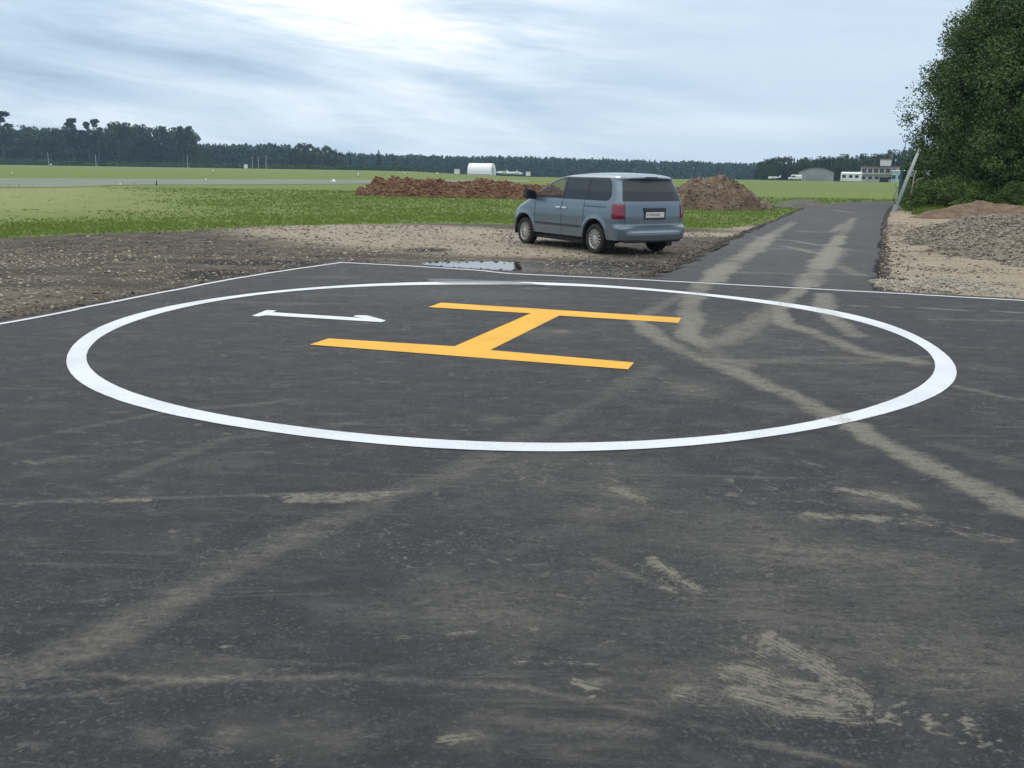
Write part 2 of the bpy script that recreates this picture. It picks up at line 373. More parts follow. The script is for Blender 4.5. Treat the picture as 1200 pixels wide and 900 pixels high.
def paint(X, Y):
    D = np.zeros_like(X); Sc = np.zeros_like(X); SU = np.zeros_like(X); SV = np.zeros_like(X)
    jx = (fbm(X*1.7, Y*1.7, 5)-.5)*.22; jy = (fbm(X*1.7, Y*1.7, 9)-.5)*.22
    fx = (fbm(X*9, Y*9, 15, 3)-.5)*.10; fy = (fbm(X*9, Y*9, 19, 3)-.5)*.10
    br2 = fbm(X*1.3, Y*1.3, 77, 3)
    br = .45 + .9*fbm(X*.9, Y*.9, 21, 3)
    for pts, wd, st in dust_lines:
        P = GP(pts)
        m_ = np.zeros_like(X); s_ = .35 + .65*(wd > .15)
        for a, b in zip(P[:-1], P[1:]): m_ = np.maximum(m_, np.clip(1 - (segdist(X+jx*min(1, wd*2.6)+fx*min(1, wd*5), Y+jy*min(1, wd*2.6)+fy*min(1, wd*5), a, b)/(wd*TW*(.65+.8*br2)))**2, 0, 1)**.8)
        D = np.maximum(D, m_*st*np.clip((br-.62)*2.2+.42, .10, 1.1)) if st > .4 else D + m_*st*np.clip(br, .2, 1.1)
    for px, py, ra, rb, st in dust_spots:
        c = G(px, py); q = ((X+jx-c[0])/(ra*1.3))**2 + ((Y+jy-c[1])/(rb*1.3))**2
        D = D + .55*st*np.exp(-q*1.2)*(.5+fbm(X*3, Y*3, 31, 3))
    for pts, wd, st in scrapes:
        P = GP(pts)
        for a, b in zip(P[:-1], P[1:]):
            v = st*np.clip(1.2*(1 - (segdist(X+jx*min(.6, wd*4)+fx*min(1, wd*9), Y+jy*min(.6, wd*4)+fy*min(1, wd*9), a, b)/(wd*1.15))**2), 0, 1)
            k = v > Sc; Sc = np.where(k, v, Sc); dd = (b-a)/max(np.linalg.norm(b-a), 1e-6)
            SU = np.where(k, (X-a[0])*dd[0]+(Y-a[1])*dd[1], SU); SV = np.where(k, (X-a[0])*-dd[1]+(Y-a[1])*dd[0], SV)
    return D, Sc, SU, SV
D, Sc, SU, SV = paint(X, Y)
Wt = np.zeros_like(X)
for px, py, ra, rb in ((628, 338, .22, .10), (1093, 424, .10, .07), (650, 330, .8, .18)):
    c = G(px, py); q = ((X-c[0])/ra)**2 + ((Y-c[1])/rb)**2; Wt = np.maximum(Wt, np.exp(-q**2))
for px, py, ra, rb, st in ((560, 345, 1.6, .7, .35),):
    c = G(px, py); Wt = np.maximum(Wt, st*np.exp(-(((X-c[0])/ra)**2+((Y-c[1])/rb)**2)))
Z = (fbm(X*.5, Y*.5, 3)-.5)*.004
# ragged outer edge, slumping to the gravel
edge = (SS.ravel() < -.20) | (TT.ravel() < -.28)
jit = (fbm(X*2.3, Y*2.3, 44)-.5)*.30
X = np.where(SS.ravel() < -.20, X + jit*e1[0], X); Y = np.where(SS.ravel() < -.20, Y + jit*e1[1], Y)
X = np.where(TT.ravel() < -.28, X + jit*e2[0], X); Y = np.where(TT.ravel() < -.28, Y + jit*e2[1], Y)
Z = np.where(edge, -.09, Z)
asphalt = mesh_obj('asphalt_pad', np.stack([X, Y, Z], 1), gridfaces(len(S), len(T))[:, ::-1].copy() if np.cross(e1, e2) < 0 else gridfaces(len(S), len(T)), M['asphalt'], smooth=True,
                   attrs={'dust': D, 'scr': Sc, 'wet': Wt, 'su': SU, 'sv': SV}, kind='structure')

# ---- painted markings, parts of the pad
def paint_mat(name, c, dirt=(.25, .24, .22), wear=.6):
    t = NT(name)
    n = t.noise(30, 5, .75, t.pos()); n2 = t.noise(1.3, 5, .65, t.pos()); n3 = t.noise(200, 2, .6, t.pos())
    k = t.mix(t.mr(n2, .40, .66, 0, .5), c, tuple(x*.78 for x in c))
    k = t.mix(t.mr(t.math('ADD', t.math('MULTIPLY', n, .7), t.math('MULTIPLY', n2, .3)), .56, .72, 0, wear), k, dirt)
    k = t.mix(t.mr(n3, .66, .74, 0, .5), k, (.09, .09, .09))
    n4 = t.noise(70, 4, .85, t.pos())
    k = t.mix(t.mr(n4, .53, .66, 0, .6), k, tuple(x*.45+.02 for x in c))
    dd = t.math('MULTIPLY', t.attr('dust'), t.mr(n, .35, .62)); k = t.mix(t.mr(dd, .05, .8, 0, .65), k, (.34, .32, .26))
    t.col(k).set(Roughness=.7); t.b.inputs['Specular IOR Level'].default_value = .3
    t.bump(t.math('ADD', n3, n4), .7, .008); return t.m
M['white_paint'] = paint_mat('white_paint', (.70, .735, .77), wear=.4)
M['line_paint'] = paint_mat('thin_line_paint', (.62, .64, .66), wear=.8)
M['yellow_paint'] = paint_mat('yellow_paint', (.80, .435, .045), (.42, .27, .07), .45)
def ribbon(name, mat, left, right_, z=.005, closed=False, label=None):
    n = len(left); A_, B_ = np.asarray(left), np.asarray(right_); q = 4; rowsr = [A_+(B_-A_)*i/(q-1) for i in range(q)]
    XYr = np.concatenate(rowsr); V = np.c_[XYr, np.full(len(XYr), z)]
    Fc = [(r*n+i, r*n+(i+1) % n, (r+1)*n+(i+1) % n, (r+1)*n+i) for r in range(q-1) for i in range(n if closed else n-1)]
    dq, sq = paint(XYr[:, 0], XYr[:, 1])[:2]
    o = mesh_obj(name, V, Fc, mat, asphalt, label=label, attrs={'dust': np.maximum(dq, sq)})
    # face up
    me = o.data
    if me.polygons[0].normal.z < 0: me.flip_normals()
    return o
def cat_rom(P, n, closed=False):
    P = np.asarray(P, float); N = len(P); out = []
    rngi = range(N if closed else N-1)
    for i in rngi:
        p0 = P[(i-1) % N] if closed or i > 0 else 2*P[0]-P[1]; p1 = P[i]; p2 = P[(i+1) % N]; p3 = P[(i+2) % N] if closed or i+2 < N else 2*P[-1]-P[-2]
        for t in np.linspace(0, 1, n, endpoint=False):
            out.append(.5*((2*p1)+(p2-p0)*t+(2*p0-5*p1+4*p2-p3)*t*t+(3*p1-p0-3*p2+p3)*t**3))
    if not closed: out.append(P[-1])
    return np.array(out)
# ring: outer outline surveyed on the ground, smoothed in polar form round its centre
op = [(76.5,422.5),(85,407.5),(110,387.5),(160,367.5),(210,357.5),(260,348.7),(335,339.5),(360,338),(460,332),(560,330.2),(660,332.2),(750,337.5),(840,345.7),(940,358),(1040,380),(1090,402.5),(1121,430),(1115,447.5),(1065,477.5),(900,512),(767,525.7),(633,530),(500,525),(330,508),(170,479),(110,457.5),(85,440)]
ip = [(101,420),(106,407.5),(135,386),(210,362),(310,345),(420,336.4),(560,333.6),(700,336.7),(840,348.7),(965,367.5),(1040,388),(1085,410),(1098,428),(1077,450),(1020,479),(900,502.7),(780,515),(650,520),(500,515),(350,500.5),(230,480),(160,462.5),(110,436)]
ctr = np.array([-.017, 10.15])
def polar(pts, K=7):
    P = GP(pts) - ctr; th = np.arctan2(P[:, 1], P[:, 0]); r = np.hypot(P[:, 0], P[:, 1])
    A = [np.ones_like(th)]
    for k in range(1, K+1): A += [np.cos(k*th), np.sin(k*th)]
    A = np.stack(A, 1); reg = np.diag([0]+[.002*k**2 for k in range(1, K+1) for _ in (0, 1)])
    c = np.linalg.solve(A.T@A + reg, A.T@r)
    t = np.linspace(0, 2*PI, 721)[:-1]; B = [np.ones_like(t)]
    for k in range(1, K+1): B += [np.cos(k*t), np.sin(k*t)]
    rr = np.stack(B, 1)@c
    return ctr + np.stack([np.cos(t)*rr, np.sin(t)*rr], 1), rr
O_, ro_ = polar(op); I_, ri_ = polar(ip)
n_ = len(O_); jj = (vn(np.arange(n_)*.45, np.zeros(n_), 4)-.5)*.004
dirs = (O_-ctr)/np.linalg.norm(O_-ctr, axis=1)[:, None]
ribbon('circle_marking', M['white_paint'], O_+dirs*jj[:, None], I_-dirs*jj[::-1, None], closed=True, label='white painted touchdown circle')
def polyflat(name, mat, pts, label=None, z=.005):
    P = GP(pts); V = [(*p, z) for p in P]; o = mesh_obj(name, V, [tuple(range(len(V)))], mat, asphalt, label=label)
    if o.data.polygons[0].normal.z < 0: o.data.flip_normals()
    return o
polyflat('letter_marking', M['yellow_paint'], [(385, 397), (532.5, 406.3), (622, 367.5), (502, 360.3), (517, 355), (798, 372.8), (795, 378.8), (655.5, 370.2), (574.5, 410.8), (743, 425.3), (736, 433.3), (363, 404.3)], 'yellow letter H')
polyflat('number_marking', M['white_paint'], [(295, 370.5), (312.5, 363.8), (324, 364.3), (319.5, 366.3), (426, 373.1), (414, 371.2), (417, 369.8), (430, 370), (452.5, 376), (447, 377.9), (312, 369.8), (303, 371.2)], 'white number 1')
def line(name, pts, wd, label, jit=.01):
    P = cat_rom(GP(pts), 14); d = np.gradient(P, axis=0); d /= np.linalg.norm(d, axis=1)[:, None]; nrm = np.stack([-d[:, 1], d[:, 0]], 1)
    j = (vn(np.arange(len(P))*.7, P[:, 0]*0, 8)-.5)*jit
    ribbon(name, M['line_paint'], P+nrm*(wd/2+j[:, None]), P-nrm*(wd/2-j[:, None]), label=label)
ext = tuple(G(0, 380)*0)
P0 = LF + (LF-CN)/np.linalg.norm(LF-CN)*9
def wline(name, A, wd, label):
    A = np.asarray(A); P = cat_rom(A, 12); d = np.gradient(P, axis=0); d /= np.linalg.norm(d, axis=1)[:, None]; nrm = np.stack([-d[:, 1], d[:, 0]], 1)
    j = (vn(np.arange(len(P))*.6, P[:, 0]*0, 8)-.5)*.02
    ribbon(name, M['line_paint'], P+nrm*(wd/2+j[:, None]), P-nrm*(wd/2-j[:, None]), z=.0055, label=label)
wline('edge_line', [G(399, 308)] + [G(a, b) for a, b in ((300, 322.5), (200, 341), (100, 360.5), (0, 380))] + [P0], .085, 'white edge line along the left side')
wline('edge_line', [G(397, 307.6)] + [G(a, b) for a, b in ((480, 312), (560, 317), (602, 321), (740, 327.5), (900, 336), (1050, 344), (1200, 352.5))] + [RT + e1*9], .10, 'white edge line along the far side')

# film of rain water on the pad and the puddle beyond the line
t = NT('water'); t.col((.035, .035, .032)).set(Roughness=.035); t.b.inputs['IOR'].default_value = 1.333; t.b.inputs['Specular IOR Level'].default_value = .6
t.bump(t.noise(6, 3, .5, t.pos()), .008, .01); M['water'] = t.m
t = NT('thin_water'); t.col((.05, .05, .05)).set(Roughness=.10, Alpha=.45); t.b.inputs['IOR'].default_value = 1.333
t.bump(t.noise(40, 3, .6, t.pos()), .08, .004); M['film'] = t.m
def puddle(name, pts, z, mat, grow=1.0):
    P = cat_rom(GP(pts, z), 6, True); n = len(P); c = P.mean(0); P = c+(P-c)*grow
    nn = (vn(np.arange(n)*.5, np.zeros(n), 14)-.5)*.08; P = P + (P-c)/np.linalg.norm(P-c, axis=1)[:, None]*nn[:, None]
    o = mesh_obj(name, [(*p, z) for p in P], [tuple(range(n))], mat, kind='structure')
    if o.data.polygons[0].normal.z < 0: o.data.flip_normals()
puddle('puddle', [(499, 307.5), (520, 306), (550, 306.5), (580, 306), (602, 307), (605, 313), (604, 319.5), (585, 318.5), (560, 315.5), (530, 312), (505, 309.5)], -.066, M['water'], 1.35)
puddle('rain_film', [(501, 328.2), (520, 326.6), (560, 328), (600, 330), (622, 332), (640, 334.3), (615, 333.8), (560, 332.3), (520, 331.5)], .0085, M['film'])

# ------------------------------------------------------------------ ground sheet
def roadedge(pts, z): return GP(pts, z)
RZ = -.02
RL = GP([(770, 326), (812, 308), (845, 290), (885, 270), (915, 257), (938, 246.5), (958, 240.5), (985, 237.6)], RZ)
RR = GP([(1022, 340.5), (1026, 310), (1030, 285), (1033, 265), (1037, 252), (1042, 244.5), (1050, 240.5), (1068, 238)], RZ)
def axis(a, b, c0, c1, mn, k):
    core = list(np.arange(c0, c1, mn)); x = core[-1]
    while x < b: x += max(mn, k*(x-c1)+mn); core.append(min(x, b))
    x = core[0]; lo = []
    while x > a: x -= max(mn, k*(c0-x)+mn); lo.append(max(x, a))
    return np.array(lo[::-1] + core)
gx = axis(-1650, 1650, -13, 19, .14, .09); gy = axis(-60, 1650, 8, 34, .14, .06)
GX, GY = np.meshgrid(gx, gy); X, Y = GX.ravel(), GY.ravel()
GZ = -.06
near = (Y < 90) & (np.abs(X) < 90)
lot = np.concatenate([GP([(-700, 292), (-200, 284), (0, 279), (100, 275), (200, 272), (300, 266), (400, 263), (520, 262), (640, 263), (800, 268), (850, 268), (905, 260), (935, 249), (955, 243)], GZ), RL[-1:]*1.0 + [[1.0, 0]], [[26, 34]], [[40, 14]], [[25, -40]], [[-60, -40]]])
sd_ = polysd(X, Y, lot); bare = np.clip(.5 + sd_/1.6, 0, 1)
rightz = np.concatenate([RR, [[45, 62]], [[45, 5]]])
bank = GP([(1040, 252), (1300, 262), (1300, 225), (1046, 236)], GZ)
sdr = polysd(X, Y, np.concatenate([GP([(1021, 352), (1027, 320), (1030, 290), (1036, 258), (1041, 247), (1080, 246), (1400, 252)], GZ), [[28, 10]]]))
sand = np.clip(.5 + sdr/.5, 0, 1)
gb = polysd(X, Y, np.concatenate([GP([(1043, 253), (1080, 253), (1400, 263)], GZ), [[60, 60]], [[21, 62]]])) if 0 else polysd(X, Y, np.concatenate([GP([(1043, 245), (1080, 244), (1400, 250)], GZ), [[60, 60]], [[21, 62]]]))
bare = np.where(gb > 0, np.clip(.5-gb, 0, 1)*.7, bare)
def spot(px, py, ra, rb, z=GZ):
    c = G(px, py, z); return np.exp(-(((X-c[0])/ra)**2+((Y-c[1])/rb)**2))
tan = np.clip(1.1*spot(520, 280, 4.5, 4.5)+.9*spot(430, 268, 3.5, 2.5)+.8*spot(880, 268, 2.2, 3)+.7*spot(640, 296, 2, 1.5)+.5*spot(0, 350, 2, 2)+.9*spot(820, 275, 2, 1.2)+.4*spot(380, 272, 4, 3), 0, 1)
tarm = np.zeros_like(X)
sl = Minv @ np.stack([X-CN[0], Y-CN[1]]); ps, pt = sl[0], sl[1]
dl = np.where((pt > -.5), -ps, 9); df = np.where((ps > -.5), -pt, 9)
tarm = np.maximum(np.clip(1-dl/.55, 0, 1), np.clip(1-df/.8, 0, 1)*(ps < 10.5))
tarm = np.maximum(tarm, .8*spot(250, 322, .9, 1.0)); tarm = np.maximum(tarm, 1.0*spot(720, 312, 1.4, 1.1)); tarm = np.maximum(tarm, .75*spot(650, 312, 1.0, .9)); tarm = np.maximum(tarm, .7*spot(500, 293, .9, .9)); tarm = np.maximum(tarm, .8*spot(300, 308, 2.0, .7))
for pts, a in ((GP([(1022, 346), (1026, 310), (1030, 285), (1033, 265), (1037, 252)], GZ), .22), (GP([(770, 326), (812, 308), (845, 290), (885, 270), (915, 257)], GZ), .35)):
    for p, q in zip(pts[:-1], pts[1:]): tarm = np.maximum(tarm, np.clip(1.2-segdist(X, Y, p, q)/a, 0, 1))
wetm = np.clip(spot(660, 315, 1.2, .9) + spot(560, 312, 1.5, .7), 0, 1)
pal = polysd(X, Y, GP([(-500, 224), (150, 216), (235, 224), (300, 250), (180, 252), (90, 262), (-100, 268), (-600, 275)], GZ))
pale = np.clip(.30 + pal/22, 0, .75)
pale = np.maximum(pale, .35*np.exp(-((Y-90)/25)**2))
Z = np.full_like(X, GZ)
Z += near*bare*((fbm(X*1.6, Y*1.6, 2)-.5)*.05 + (fbm(X*6, Y*6, 12, 2)-.5)*.035)*np.clip((np.minimum(dl, 9)+0)/1.0, .4, 1)
pud = polysd(X, Y, GP([(497, 307.6), (520, 305.5), (550, 306.0), (580, 305.5), (604, 306.5), (607, 313), (605, 322), (585, 321), (560, 318), (530, 314.5), (505, 311)], GZ))
pn = (fbm(X*3, Y*3, 91, 3)-.5)*.05
dep = np.clip((pud+pn+.10)/.22, 0, 1); nr_p = np.clip((pud+1.0)/.6, 0, 1)
Z = Z*(1-nr_p) + nr_p*(GZ+.012+(Z-GZ)*.35); Z -= dep*.11
Z += np.clip(sdr, 0, 6)/6*.10*(fbm(X*.5, Y*.5, 18)+.2)
inside = (ps > .0) & (pt > 0.0); Z = np.where(inside, -.12, Z)
rp = np.concatenate([RL, RR[::-1]]); rin = polysd(X, Y, rp) > .15; Z = np.where(rin, -.12, Z)
ground = mesh_obj('ground', np.stack([X, Y, Z], 1), gridfaces(len(gx), len(gy)), M['ground'], smooth=True,
         attrs={'bare': bare, 'tan': tan, 'sand': sand, 'tar': tarm, 'pale': pale, 'wet': wetm}, kind='structure')

# ------------------------------------------------------------------ road leading away (bends right at its far end) and the runway strip
def bez(P, n): return cat_rom(P, n)
RLe = np.concatenate([[CN + e1*np.dot(RL[0]-CN, e1) + e2*-.30], RL[1:], [G(1010, 236.6, RZ)], [[26., 66.]], [[50, 70]]])
RRe = np.concatenate([[CN + e1*np.dot(RR[0]-CN, e1) + e2*-.30], RR[1:], [G(1080, 237.5, RZ)], [[36., 54.]], [[56, 58]]])
Lc, Rc = cat_rom(RLe, 40), cat_rom(RRe, 40); nr = min(len(Lc), len(Rc)); Lc, Rc = Lc[:nr], Rc[:nr]
u = np.concatenate([[0, .0], np.linspace(0, 1, 41), [1, 1]]); u = np.linspace(0, 1, 60)
jl = (fbm(np.arange(nr)*.22, np.zeros(nr), 51, 3)-.5)*.45; jr = (fbm(np.arange(nr)*.22, np.zeros(nr), 57, 3)-.5)*.28
jl[:4] = 0; jr[:4] = 0
V = []; e_ = (Rc-Lc)/np.linalg.norm(Rc-Lc, axis=1)[:, None]
La = Lc - e_*jl[:, None]; Ra = Rc + e_*jr[:, None]
rows = [np.concatenate([La-e_*.06, np.full((nr, 1), -.10)], 1)] + [np.concatenate([La+(Ra-La)*q, np.full((nr, 1), .0)], 1) for q in u] + [np.concatenate([Ra+e_*.05, np.full((nr, 1), -.12)], 1)]
V = np.stack(rows, 1).reshape(-1, 3); V[:, 2] += np.where(V[:, 2] > -.05, -.006+(fbm(V[:, 0]*.4, V[:, 1]*.4, 6)-.5)*.02, 0)
X, Y = V[:, 0], V[:, 1]
TW = .60
dust_lines = [([(985, 276), (968, 300), (952, 325), (930, 345)], .42, 1.0), ([(905, 275), (870, 300), (838, 322), (815, 342)], .45, 1.0), ([(930, 260), (905, 275)], .35, .55), ([(1000, 255), (985, 276)], .35, .5),
 ([(880, 276), (930, 282), (975, 289)], .18, .8), ([(920, 288), (955, 296)], .22, .6), ([(935, 271), (975, 272), (990, 262)], .3, .6), ([(975, 246), (1000, 249)], .5, .5), ([(860, 290), (1020, 294)], .25, .3), ([(830, 318), (1010, 322)], .2, .3), ([(985, 312), (1005, 322)], .3, .35), ([(800, 332), (760, 328)], .3, .5), ([(965, 310), (985, 290)], .5, .4)]
dust_spots = [(940, 300, 2, 3, .16), (890, 285, 1.0, 2, .2), (990, 260, 1.5, 5, .15), (900, 318, 2, 1, .15)]; scrapes = []
Dr, Sr, SUr, SVr = paint(X, Y)
mesh_obj('road', V, gridfaces(len(rows), nr)[:, ::-1].copy(), M['road'], smooth=True, attrs={'dust': Dr, 'scr': Sr, 'wet': X*0, 'su': SUr, 'sv': SVr}, kind='structure')
t = NT('runway'); c = t.mix(t.mr(t.noise(.15, 5, .6, t.pos((1, 3, 1))), .35, .7), (.11, .135, .09), (.155, .175, .13)); t.col(c).set(Roughness=.85); M['runway'] = t.m
up_ = [(-500, 207), (-100, 208), (0, 208.6), (150, 209.4), (300, 210), (430, 210.4), (520, 210.6), (620, 211.2)]; lo_ = [(-500, 223), (-100, 220.5), (0, 219.5), (80, 219), (150, 216.6), (300, 216.0), (430, 215.0), (620, 213.3)]
U, Lw = cat_rom(GP(up_, -.03), 10), cat_rom(GP(lo_, -.03), 10)
V = np.concatenate([np.c_[U, np.full(len(U), -.035)], np.c_[Lw, np.full(len(Lw), -.035)]]); n = len(U)
mesh_obj('runway', V, [(i, n+i, n+i+1, i+1) for i in range(n-1)], M['runway'], kind='structure')

# ------------------------------------------------------------------ loose stones and grass
def stone_mat():
    t = NT('stones'); a = t.attr('c')
    c = t.mix(t.mr(a, 0, .5, smooth=False), (.055, .046, .037), (.165, .14, .105)); c = t.mix(t.mr(a, .5, 1, smooth=False), c, (.44, .40, .32))
    t.col(c).set(Roughness=.9); return t.m
M['stones'] = stone_mat()
oct_v = np.array([(1, 0, 0), (0, 1, 0), (-1, 0, 0), (0, -1, 0), (0, 0, 1), (0, 0, -1)], float)
oct_f = np.array([(0, 1, 4), (1, 2, 4), (2, 3, 4), (3, 0, 4), (1, 0, 5), (2, 1, 5), (3, 2, 5), (0, 3, 5)])
def stones(name, P, size, c, parent=None, mat=None, **k):
    n = len(P); V = oct_v[None]*(.6+.7*rng.random((n, 6, 1)))*size[:, None, None]
    V[:, :, 2] *= .65
    a = rng.random(n)*2*PI; ca, sa = np.cos(a)[:, None], np.sin(a)[:, None]
    tl = (rng.random(n)-.5)[:, None]*1.2
    x = V[:, :, 0]*ca-V[:, :, 1]*sa; y = V[:, :, 0]*sa+V[:, :, 1]*ca; z = V[:, :, 2]+x*tl*.5
    V = np.stack([x, y, z], 2) + P[:, None, :]
    Fc = (oct_f[None]+6*np.arange(n)[:, None, None]).reshape(-1, 3)
    return mesh_obj(name, V.reshape(-1, 3), Fc, mat or M['stones'], parent, attrs={'c': np.repeat(c, 6)}, **k)
def inpad(x, y, mg=0.0):
    q = Minv @ np.stack([x-CN[0], y-CN[1]]); return (q[0] > -.05-mg) & (q[1] > -.12-mg)
N0 = 120000
d = 9.5*np.exp(rng.random(N0)*math.log(30/9.5)); x = (rng.random(N0)*1.35-.72)*d*1.15; y = d
k = ~inpad(x, y, .15) & (polysd(x, y, rp) < -.1) & (polysd(x, y, lot) > -1.0*rng.random(N0)**2*2)
x, y = x[k], y[k]; n1_ = fbm(x*.8, y*.8, 71)
k = rng.random(len(x)) < np.where(fbm(x*.8, y*.8, 71) > .47, .8, .22)*np.where(x > 6.0, .22, 1); x, y = x[k], y[k]
pq = G(553, 312, GZ); k = ((x-pq[0])/1.25)**2+((y-pq[1])/.75)**2 > 1; x, y = x[k], y[k]
sz = np.clip(rng.gamma(2.0, .0074, len(x)), .006, .045)*np.clip(y/15, .9, 1.25); cc = np.clip(rng.normal(.33, .22, len(x))+.35*np.exp(-((x-G(540,285)[0])/4)**2-((y-23)/5)**2)+.22*np.clip((-x-3)/4, 0, 1)*(y < 19), 0, 1)
stones('gravel', np.stack([x, y, np.full(len(x), GZ)+.003+(fbm(x*1.6, y*1.6, 2)-.5)*.05], 1), sz, cc, kind='stuff', label='loose grey and tan gravel scattered over the bare ground round the pad')
# black asphalt crumbs along the edge
n = 5000; s_ = rng.random(n)*12; off = np.abs(rng.normal(0, .16, n)); P = CN + np.outer(s_, e2)*1.0 - np.outer(off+.2, e1)*1.0
n2_ = 4200; s2 = rng.random(n2_)*10.4; P2 = CN + np.outer(s2, e1) - np.outer(np.abs(rng.normal(0, .14, n2_))+.30, e2)
tt = rng.random(3000)**.8; ri = (tt*(nr*.75)).astype(int); P3 = Rc[ri] + e_[ri]*(np.abs(rng.normal(0, .12, 3000))+.08)[:, None]
ri = (rng.random(2500)**.8*(nr*.6)).astype(int); P4 = Lc[ri] - e_[ri]*(np.abs(rng.normal(0, .25, 2500))+.1)[:, None]
P = np.concatenate([P, P2, P3, P4]); n = len(P)
stones('asphalt_crumbs', np.c_[P, np.full(n, GZ+.01)], np.clip(rng.gamma(2, .012, n), .01, .07), np.clip(rng.normal(-.02, .12, n), 0, .3), kind='stuff', label='black asphalt crumbs lying along the pad and road edges')
for px, py in ((627, 337.6), (634, 339), (1092, 423)):
    pass
n = 42000; y = 13+rng.random(n)**1.3*24; x = G(1025, 300, GZ)[0]*0 + rng.random(n)*13+6; vp = np.concatenate([GP([(1021, 352), (1027, 320), (1030, 290), (1036, 258), (1042, 252), (1080, 252), (1400, 262)], GZ), [[28, 10]]])
k = (polysd(x, y, vp) > .05) & ~inpad(x, y, .2) & (rng.random(n) < .10+.9*(fbm(x*.9, y*.9, 33) > .52)); x, y = x[k], y[k]
stones('rubble', np.stack([x, y, np.full(len(x), GZ)+.03], 1), np.clip(rng.gamma(2.0, .008, len(x)), .006, .07), np.clip(rng.normal(.62, .22, len(x)), 0, 1), kind='stuff', label='pale rubble strewn over the sandy verge right of the road')
# grass blades on the nearer meadow
t = NT('grass_blades'); a = t.attr('c'); c = t.mix(a, (.140, .205, .038), (.205, .275, .062)); c = t.mix(t.mr(a, .85, 1.0), c, (.33, .32, .14)); t.col(c).set(Roughness=.8)
t.b.inputs['Specular IOR Level'].default_value = .2; M['grass'] = t.m
def grass(name, x, y, hgt, wd, c, z=GZ, **k):
    n = len(x); b = 3; ang = rng.random((n, b))*2*PI; lean = rng.random((n, b))*.6; L = hgt[:, None]*(.6+.6*rng.random((n, b)))
    cx = x[:, None]+rng.normal(0, .03, (n, b)); cy = y[:, None]+rng.normal(0, .03, (n, b)); w_ = wd[:, None]*.5
    zz = np.full((n, b), z) if np.isscalar(z) else np.repeat(z[:, None], b, 1)
    dx, dy = np.cos(ang)*w_, np.sin(ang)*w_
    p0 = np.stack([cx-dx, cy-dy, zz], 2); p1 = np.stack([cx+dx, cy+dy, zz], 2); la = rng.random((n, b))*2*PI
    p2 = np.stack([cx+np.cos(la)*lean*L, cy+np.sin(la)*lean*L, zz+L], 2)
    V = np.stack([p0, p1, p2], 2).reshape(-1, 3)
    return mesh_obj(name, V, np.arange(len(V)).reshape(-1, 3), M['grass'], attrs={'c': np.repeat(np.clip(c, 0, 1), 9)}, **k)
vx = np.concatenate([GP([(1021, 352), (1027, 320), (1030, 290), (1036, 258), (1041, 246), (1080, 245), (1400, 251)], GZ), [[28, 10]]])
N0 = 150000; d = 19*np.exp(rng.random(N0)*math.log(75/19)); x = (rng.random(N0)*1.35-.68)*d; y = d
sdv = polysd(x, y, lot); k = (sdv < .3-rng.random(N0)*1.1) & (polysd(x, y, rp) < -.3) & (polysd(x, y, vx) < -.2)
x, y = x[k], y[k]; f_ = fbm(x*.35, y*.35, 81)
plp = rng.random(len(x)) < np.clip(.45+polysd(x, y, GP([(-500, 224), (150, 216), (235, 224), (300, 250), (180, 252), (90, 262), (-100, 268), (-600, 275)], GZ))/9+(fbm(x*.25, y*.25, 99)-.5)*1.2, 0, 1)
k = rng.random(len(x)) < np.clip(.35+1.2*(f_-.35), .15, 1)*np.where(plp, .02, 1); x, y, f_, plp = x[k], y[k], f_[k], plp[k]
grass('grass', x, y, (.035+.06*rng.random(len(x)))*np.where(plp, .6, 1), .02+.0007*y, np.where(plp, .80+.15*rng.random(len(x)), np.clip(rng.normal(.58, .10, len(x)), 0, .82)), kind='stuff', label='short green meadow grass around the gravel and beyond the road')

# ------------------------------------------------------------------ soil and gravel heaps
def heap_mat(name, c1, c2, c3):
    t = NT(name); a = t.noise(2.2, 6, .7, t.pos()); b = t.noise(9, 5, .75, t.pos()); c = t.noise(.7, 3, .6, t.pos())
    k = t.mix(t.mr(a, .35, .65), c1, c2); k = t.mix(t.mr(b, .55, .75, 0, .7), k, c3); k = t.mix(t.mr(c, .5, .7, 0, .5), k, tuple(x*.6 for x in c1))
    t.col(k).set(Roughness=.95); t.b.inputs['Specular IOR Level'].default_value = .15; t.bump(b, .9, .12); return t.m
M['red_soil'] = heap_mat('red_soil', (.215, .115, .072), (.31, .185, .12), (.12, .068, .045))
M['brown_soil'] = heap_mat('brown_soil', (.155, .108, .074), (.25, .185, .13), (.085, .055, .038))
M['gravel_heap'] = heap_mat('gravel_heap', (.235, .205, .16), (.33, .295, .235), (.15, .125, .09))
M['pale_gravel'] = heap_mat('pale_gravel', (.36, .32, .25), (.46, .42, .34), (.24, .19, .13))
